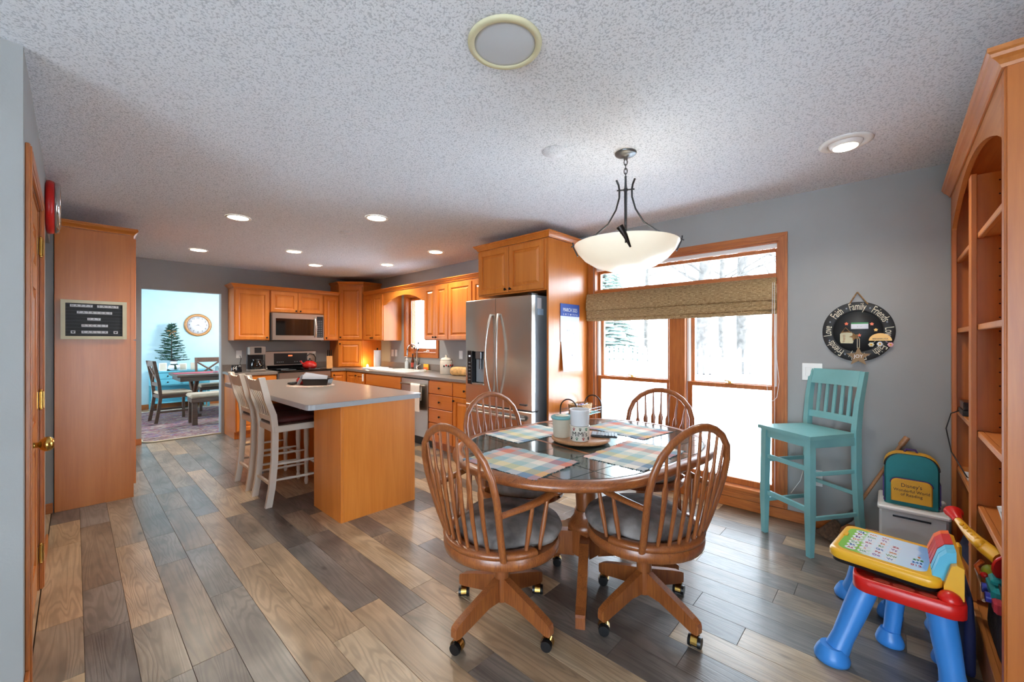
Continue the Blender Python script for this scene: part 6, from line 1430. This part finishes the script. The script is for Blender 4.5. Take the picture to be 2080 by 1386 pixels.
MB().tube(q[1:], [.013, .017, .022, .026, .030], 14).ball(tuple(q[4] + Vector((0, .015, .012))), (.02, .02, .02), 12, 8).build('tube', M_yellow, t)
MB().tube([q[0] + Vector((.012, 0, .004)), q[0], q[1]], [.032, .024, .015], 14).build('mouthpiece', M_red, t)
for k in range(6): MB().ball(tuple(q[2].lerp(q[4], k / 5) + Vector((0, .012, .018))), (.008, .008, .008), 8, 6).build('ridge', M_yellow, t)
toy('toy_paddle', 'large red plastic disc standing in the toy bin', 2.36, -.37, .50, MB().lathe([(.09, -.006), (.095, 0), (.09, .006)], n=30).xf(Matrix.Rotation(1.2, 4, 'Y')), M_red)
toy('toy_turtle', 'lime green and yellow toy hooked on the toy bin rim', 2.50, -.292, .40, MB().ball((0, 0, .025), (.04, .028, .028), 14, 9), plain('lime_plastic', '#b9c22e', .4), [(MB().ball((-.03, .02, .02), (.014, .014, .012), 10, 7), 'foot', M_red), (MB().tube([(.02, .025, .0), (.05, .035, .02), (.04, .02, .05)], .008, 8), 'arm', M_orange)])
toy('toy_car', 'teal toy car with blue wheels in the toy bin', 2.38, -.290, .375, MB().box(-.07, -.02, .012, .07, .02, .06, .012).box(-.04, -.018, .06, .03, .018, .085, .008), plain('teal_plastic', '#2ba3a6', .35), [(MB().cyl((-.04, .018, .015), (-.04, .032, .015), .018, n=14), 'wheel', plain('indigo_plastic', '#3b45b5', .35)), (MB().cyl((.04, .018, .015), (.04, .032, .015), .018, n=14), 'wheel', plain('indigo_plastic', '#3b45b5', .35))])
toy('toy_block', 'pink plastic block low at the front of the toy bin', 2.30, -.292, .36, MB().box(-.03, -.02, 0, .03, .02, .045, .008), plain('coral_plastic', '#dc4a55', .4))
toy('toy_rope', 'tan toy rope draped over the front of the toy bin', 2.58, -.275, .365, MB().tube([(.06, .0, .0), (.03, .012, .02), (-.02, .012, .022), (-.07, .010, .002), (-.12, .010, -.04), (-.15, .010, -.03)], .006, 8), M_light)
toy('toy_purse', 'black plastic toy case under the red disc in the toy bin', 2.42, -.40, .41, MB().box(-.07, -.05, 0, .07, .05, .045, .015), M_black)
rbg = thing('cloth_bag', 'red and navy cloth bag slumped on the bottom shelf of the far bay', 'bag', (3.12, -.40, .151))
m = MB(); m.rings([[(.20 * q * math.cos(2 * PI * k / 20) + w_ * math.sin(3 * k), .11 * q * math.sin(2 * PI * k / 20) + w_ * .5 * math.cos(4 * k), z + w_ * math.sin(5 * k)) for k in range(20)] for q, z, w_ in ((.9, 0, 0), (1.0, .05, .008), (1.02, .14, .012), (.9, .22, .015), (.6, .27, .018), (.2, .29, .0))]); m.build('body', plain('red_cloth', '#a31d1f', .85, var=.2, bump=.3, bscale=40), rbg)
MB().tube([(-.18, .07, .05), (-.08, .13, .16), (.04, .12, .12), (.15, .09, .18)], [.02, .028, .025, .02], 10).build('navy_band', plain('navy_cloth', '#1a1f3a', .85, var=.1), rbg); MB().box(-.16, .115, .14, -.10, .118, .20, .001).build('white_tag', M_paper, rbg)
nv = thing('tote_bag', 'navy fabric tote standing on the floor against the bookcase base', 'bag', (2.58, -.232, 0))
MB().rings([[(x * q, y * q2, z) for x, y in rrect(-.13, -.016, .13, .016, .014)] for q, q2, z in ((.95, .9, .001), (1, 1, .02), (.98, 1.0, .18), (.92, .6, .30), (.90, .4, .32))]).build('body', plain('navy_nylon', '#1c2350', .7, var=.12, bump=.2, bscale=30), nv)
toy('toy_phone', 'yellow toy phone leaning on top of the navy tote', 2.74, -.222, .322, MB().box(-.022, -.010, 0, .022, .010, .11, .008), M_yellow, [(MB().box(-.014, .0102, .05, .014, .0125, .10), 'screen', M_sideg)])

# ------------------------------------------------------------------ dining room beyond the opening
rg2 = thing('braided_rug', 'multicolored braided rag rug in the dining room', 'rug', (2.0, 8.85, .0005))
def rugmat():
    m, nt, b = newmat('braided_rug'); L = nt.links.new; tc = N(nt, 'ShaderNodeTexCoord'); mp = N(nt, 'ShaderNodeMapping'); mp.inputs['Scale'].default_value = (3.5, 24, 1); L(tc.outputs['Object'], mp.inputs['Vector'])
    nz = N(nt, 'ShaderNodeTexNoise', inp={'Scale': 1.0, 'Detail': 1.0, 'Distortion': .8}); L(mp.outputs[0], nz.inputs['Vector'])
    r = ramp(nt, [(0, '#2c2333'), (.34, '#5d2433'), (.41, '#8f8178'), (.46, '#bfae9c'), (.50, '#8c2f3c'), (.54, '#a8968a'), (.58, '#43508a'), (.62, '#9c2f50'), (.67, '#6a8a6a'), (.72, '#c9b7a4')], 'CONSTANT'); L(nz.outputs['Fac'], r.inputs[0]); L(r.outputs[0], b.inputs['Base Color']); b.inputs['Roughness'].default_value = .95
    bp = N(nt, 'ShaderNodeBump', inp={'Strength': .6, 'Distance': .01}); L(nz.outputs['Fac'], bp.inputs['Height']); L(bp.outputs[0], b.inputs['Normal']); return m
MB().prism(rrect(-1.38, -1.62, 1.4, 1.5, .12), 0, .012).build('pile', rugmat(), rg2)
eg = MB(); pr = rrect(-1.38, -1.62, 1.4, 1.5, .12); eg.tube([(x, y, .009) for x, y in pr], .010, 6, loop=True).build('braided_edge', M_cream, rg2)
wc = thing('wall_clock', 'large round oak-framed clock on the pale blue dining room wall', 'clock', (1.80, 10.849, 1.705))
RX = Matrix.Rotation(PI / 2, 4, 'X')
MB().lathe([(.185, 0), (.235, .002), (.240, .02), (.225, .04), (.20, .045), (.188, .03), (.185, .02)], n=48, caps=False).xf(RX).build('frame', wood('clock_oak', '#c08648', '#b07838', '#94602a', axis='x'), wc)
MB().lathe([(.187, .002), (.187, .012), (.001, .0125)], n=40).xf(RX).build('dial', M_paper, wc)
for k in range(12):
    a = PI / 2 - 2 * PI * (k + 1) / 12; text('numeral', str(k + 1), .05, M_ink, wc, (.148 * math.cos(a), -.0135, .148 * math.sin(a)), (PI / 2, 0, 0))
hd = MB()
for a, L_2, w2 in ((PI / 2 - 2 * PI * 8.33 / 12, .095, .006), (PI / 2 - 2 * PI * 20 / 60, .135, .004)):
    d_ = Vector((math.cos(a), 0, math.sin(a))); pz = Vector((-math.sin(a), 0, math.cos(a))) * w2; o3 = Vector((0, -.016, 0))
    hd.add([o3 - d_ * .02 - pz, o3 + d_ * L_2, o3 - d_ * .02 + pz, o3 - d_ * .02 - pz + Vector((0, .002, 0)), o3 + d_ * L_2 + Vector((0, .002, 0)), o3 - d_ * .02 + pz + Vector((0, .002, 0))], [(0, 1, 2), (5, 4, 3), (0, 3, 4, 1), (1, 4, 5, 2), (2, 5, 3, 0)])
hd.build('hands', M_black, wc)
ds = thing('sideboard', 'turquoise painted sideboard with two drawers in the dining room', 'sideboard', (1.01, 10.42, 0))
MB().box(0, 0, .48, .92, .40, .745, .004).box(.0, .38, .1, .92, .40, .48).build('body', M_dblue, ds); MB().box(-.02, -.02, .7455, .94, .41, .77, .004).build('top', M_dblue, ds); MB().box(.02, .02, .14, .90, .38, .16, .003).build('shelf', M_dblue, ds)
for x in (.0, .88):
    for y in (.0, .36): MB().box(x, y, 0, x + .04, y + .04, .48, .003).build('leg', M_dblue, ds)
for x in (.04, .48):
    for z in (.50, .62):
        d_ = MB().box(0, -.012, 0, .40, 0, .11, .003).build('drawer', M_dblue, ds, (x, -.001, z)); link('knob', knobmesh, M_knob, d_, (.2, -.012, .055))
def photo(x, y, z, lab, w_=.11, h_=.13, mt=None, rz=0):
    t = thing('photo_frame', lab, 'frame', (x, y, z), (-.12, 0, rz)); MB().box(-w_ / 2, -.008, .001, w_ / 2, .008, h_, .002).build('frame', mt or M_white, t); MB().box(-w_ / 2 + .015, -.0095, .016, w_ / 2 - .015, -.008, h_ - .015).build('photo', M_cann, t)
photo(1.07, 10.50, .7715, 'dark-edged photo frame at the far left of the sideboard', .08, .17, M_darkwood, .6); photo(1.19, 10.50, .7715, 'white photo frame left of the snowman on the sideboard', .12, .16, None, -.1)
photo(1.50, 10.50, .7715, 'small pale photo frame right of the snowman on the sideboard', .12, .14, None, 0); photo(1.68, 10.52, .7715, 'second small photo frame right of the snowman on the sideboard', .11, .15, M_cann, -.1)
sn = thing('snowman', 'round white snowman figure with a black hat on the sideboard', 'figurine', (1.355, 10.50, .7715))
MB().ball((0, 0, .068), (.095, .09, .068), 18, 12).ball((0, 0, .16), (.058, .056, .052), 16, 10).build('body', M_wc, sn); MB().lathe([(.068, .195), (.07, .203), (.045, .207), (.043, .23), (.001, .232)], n=18).build('hat', M_black, sn); MB().tube([(-.05, -.03, .125), (0, -.065, .118), (.05, -.03, .125)], .013, 8).tube([(.01, -.066, .118), (.015, -.092, .06), (.02, -.088, .03)], [.012, .018, .02], 8).build('scarf', plain('dark_green_knit', '#1e3a30', .9, var=.2), sn)
tr_ = thing('small_christmas_tree', 'small dark artificial fir tree standing behind the snowman', 'plant', (1.34, 10.66, .7715))
MB().tube([(0, 0, 0), (0, 0, .96)], [.014, .006], 8).box(-.08, -.06, 0, .08, .06, .02).build('trunk', M_bark, tr_)
random.seed(5); m = MB()
for k in range(64):
    f_ = k / 63; z = .20 + .70 * f_; r_ = (.26 * (1 - f_) ** .85 + .035) * random.uniform(.65, 1.12)
    a = k * 2.4 + random.uniform(-.3, .3); dz = .03 + .05 * f_ - .02
    e_ = (r_ * math.cos(a), .5 * r_ * math.sin(a), z + dz); m.tube([(0, 0, z), (e_[0] * .6, e_[1] * .6, z + dz * .2), e_], [.007, .005, .002], 4, caps=False)
    for q in range(9):
        u = .18 + .1 * q; b_ = (e_[0] * u, e_[1] * u, z + (dz * u * .6))
        for s_ in (-1, 1):
            an = a + s_ * random.uniform(.5, 1.1); ln = .03 + .035 * random.random()
            m.tube([b_, (b_[0] + ln * math.cos(an), b_[1] + .6 * ln * math.sin(an), b_[2] + random.uniform(-.012, .022))], [.009, .003], 3, caps=False)
m.build('branches', plain('fir_green', '#1f4a38', .9, var=.3), tr_, kind='stuff')
m = MB(); 
for s_ in (-1, 1): m.ball((s_ * .045, -.03, .79), (.035, .01, .022), 10, 7).tube([(0, -.03, .78), (s_ * .03, -.05, .73), (s_ * .05, -.06, .68)], .008, 6)
m.build('ribbon_bow', M_rope, tr_)
dt = thing('farmhouse_table', 'dark wooden dining table with a red runner', 'table', (1.20, 8.95, .013))
MB().box(0, 0, .715, 1.9, .95, .760, .006).box(.05, .05, .64, 1.85, .90, .715).build('tabletop', M_darkwood, dt)
for x in (.30, 1.45):
    MB().tube([(x, .15, .02), (x, .80, .66)], (.035), 4, up=(1, 0, 0)).tube([(x, .80, .02), (x, .15, .66)], (.035), 4, up=(1, 0, 0)).box(x - .05, .08, 0, x + .05, .87, .05).build('trestle', M_darkwood, dt)
o = MB().box(0, 0, 0, 1.84, .32, .004).build('table_runner', plain('red_runner', '#a8485a', .9, var=.1), None, (1.21, 9.27, .7735)); tag(o, 'dull red runner lying along the dark dining table', 'runner')
bn = thing('bench', 'upholstered bench in front of the dark dining table', 'bench', (1.27, 8.13, .013))
MB().box(.0, .0, .36, 1.35, .38, .43, .006).build('frame', M_darkwood, bn); MB().box(-.02, -.01, .4305, 1.37, .39, .495, .025).build('cushion', M_beige, bn)
for x in (.01, 1.27):
    for y in (.01, .31): MB().box(x, y, 0, x + .07, y + .06, .36, .004).build('leg', M_darkwood, bn)
def dchair(loc, rz, lab):
    t = thing('dining_chair', lab, 'chair', loc, rz, 'dark cross-back dining chairs')
    MB().box(-.02, -.22, .40, .42, .22, .455, .006).build('seat_frame', M_darkwood, t); MB().box(-.01, -.215, .4555, .425, .215, .505, .02).build('cushion', M_beige, t)
    for s_ in (-1, 1):
        MB().rings([[(x - .022, s_ * .2 - .018, z), (x + .022, s_ * .2 - .018, z), (x + .022, s_ * .2 + .018, z), (x - .022, s_ * .2 + .018, z)] for x, z in ((-.06, .0), (-.02, .25), (0, .42), (-.02, .65), (-.085, 1.02))], sm=False).build('back_leg', M_darkwood, t)
        MB().box(.38, s_ * .2 - .02, 0, .42, s_ * .2 + .02, .40, .003).build('front_leg', M_darkwood, t)
        MB().box(-.01, s_ * .2 - .01, .16, .39, s_ * .2 + .01, .19).build('side_stretcher', M_darkwood, t)
        MB().tube([(-.022, s_ * .18, .66), (-.066, s_ * -.18, .93)], .016, 4, up=(1, 0, 0)).build('cross_brace', M_darkwood, t)
    MB().box(-.095, -.19, .93, -.065, .19, 1.02, .004).build('top_rail', M_darkwood, t); MB().box(-.035, -.19, .60, -.012, .19, .66, .003).build('lower_rail', M_darkwood, t)
    return t
dchair((.945, 8.98, .013), .10, 'dark cross-back chair at the left end of the dining table'); dchair((1.86, 10.12, .013), -PI / 2, 'dark cross-back chair behind the dining table facing the kitchen')
gj = thing('glass_jar', 'clear glass jar on the dining table beside the far chair', 'jar', (1.78, 9.10, .7735)); MB().lathe([(.04, 0), (.045, .01), (.045, .09), (.035, .11), (.035, .13)], n=18, caps=False).build('body', M_cglass, gj)
chd = thing('chandelier', 'small chandelier of thin curved arms in the dining room', 'chandelier', (2.30, 9.3, ZC))
MB().lathe([(.06, -.001), (.05, -.02), (.01, -.03)], n=18).tube([(0, 0, -.03), (0, 0, -.55)], .006, 6).build('stem', M_iron, chd)
for k in range(5):
    a = 2 * PI * k / 5 + .3; c_, s_ = math.cos(a), math.sin(a)
    am = MB().tube([(0, 0, -.55), (.15 * c_, .15 * s_, -.60), (.28 * c_, .28 * s_, -.52), (.30 * c_, .30 * s_, -.42)], .006, 6).build('arm', M_iron, chd)
    MB().lathe([(.012, -.42), (.045, -.37), (.055, -.32)], (.30 * c_, .30 * s_, 0), 14, caps=False).build('shade', M_bowl, am)
l = bpy.data.lights.new('chandelier_light', 'POINT'); l.energy = 30; l.color = (.95, .97, 1); l.shadow_soft_size = .15; o = bpy.data.objects.new('chandelier_light', l); COL.objects.link(o); o.location = (2.30, 9.3, 1.75)
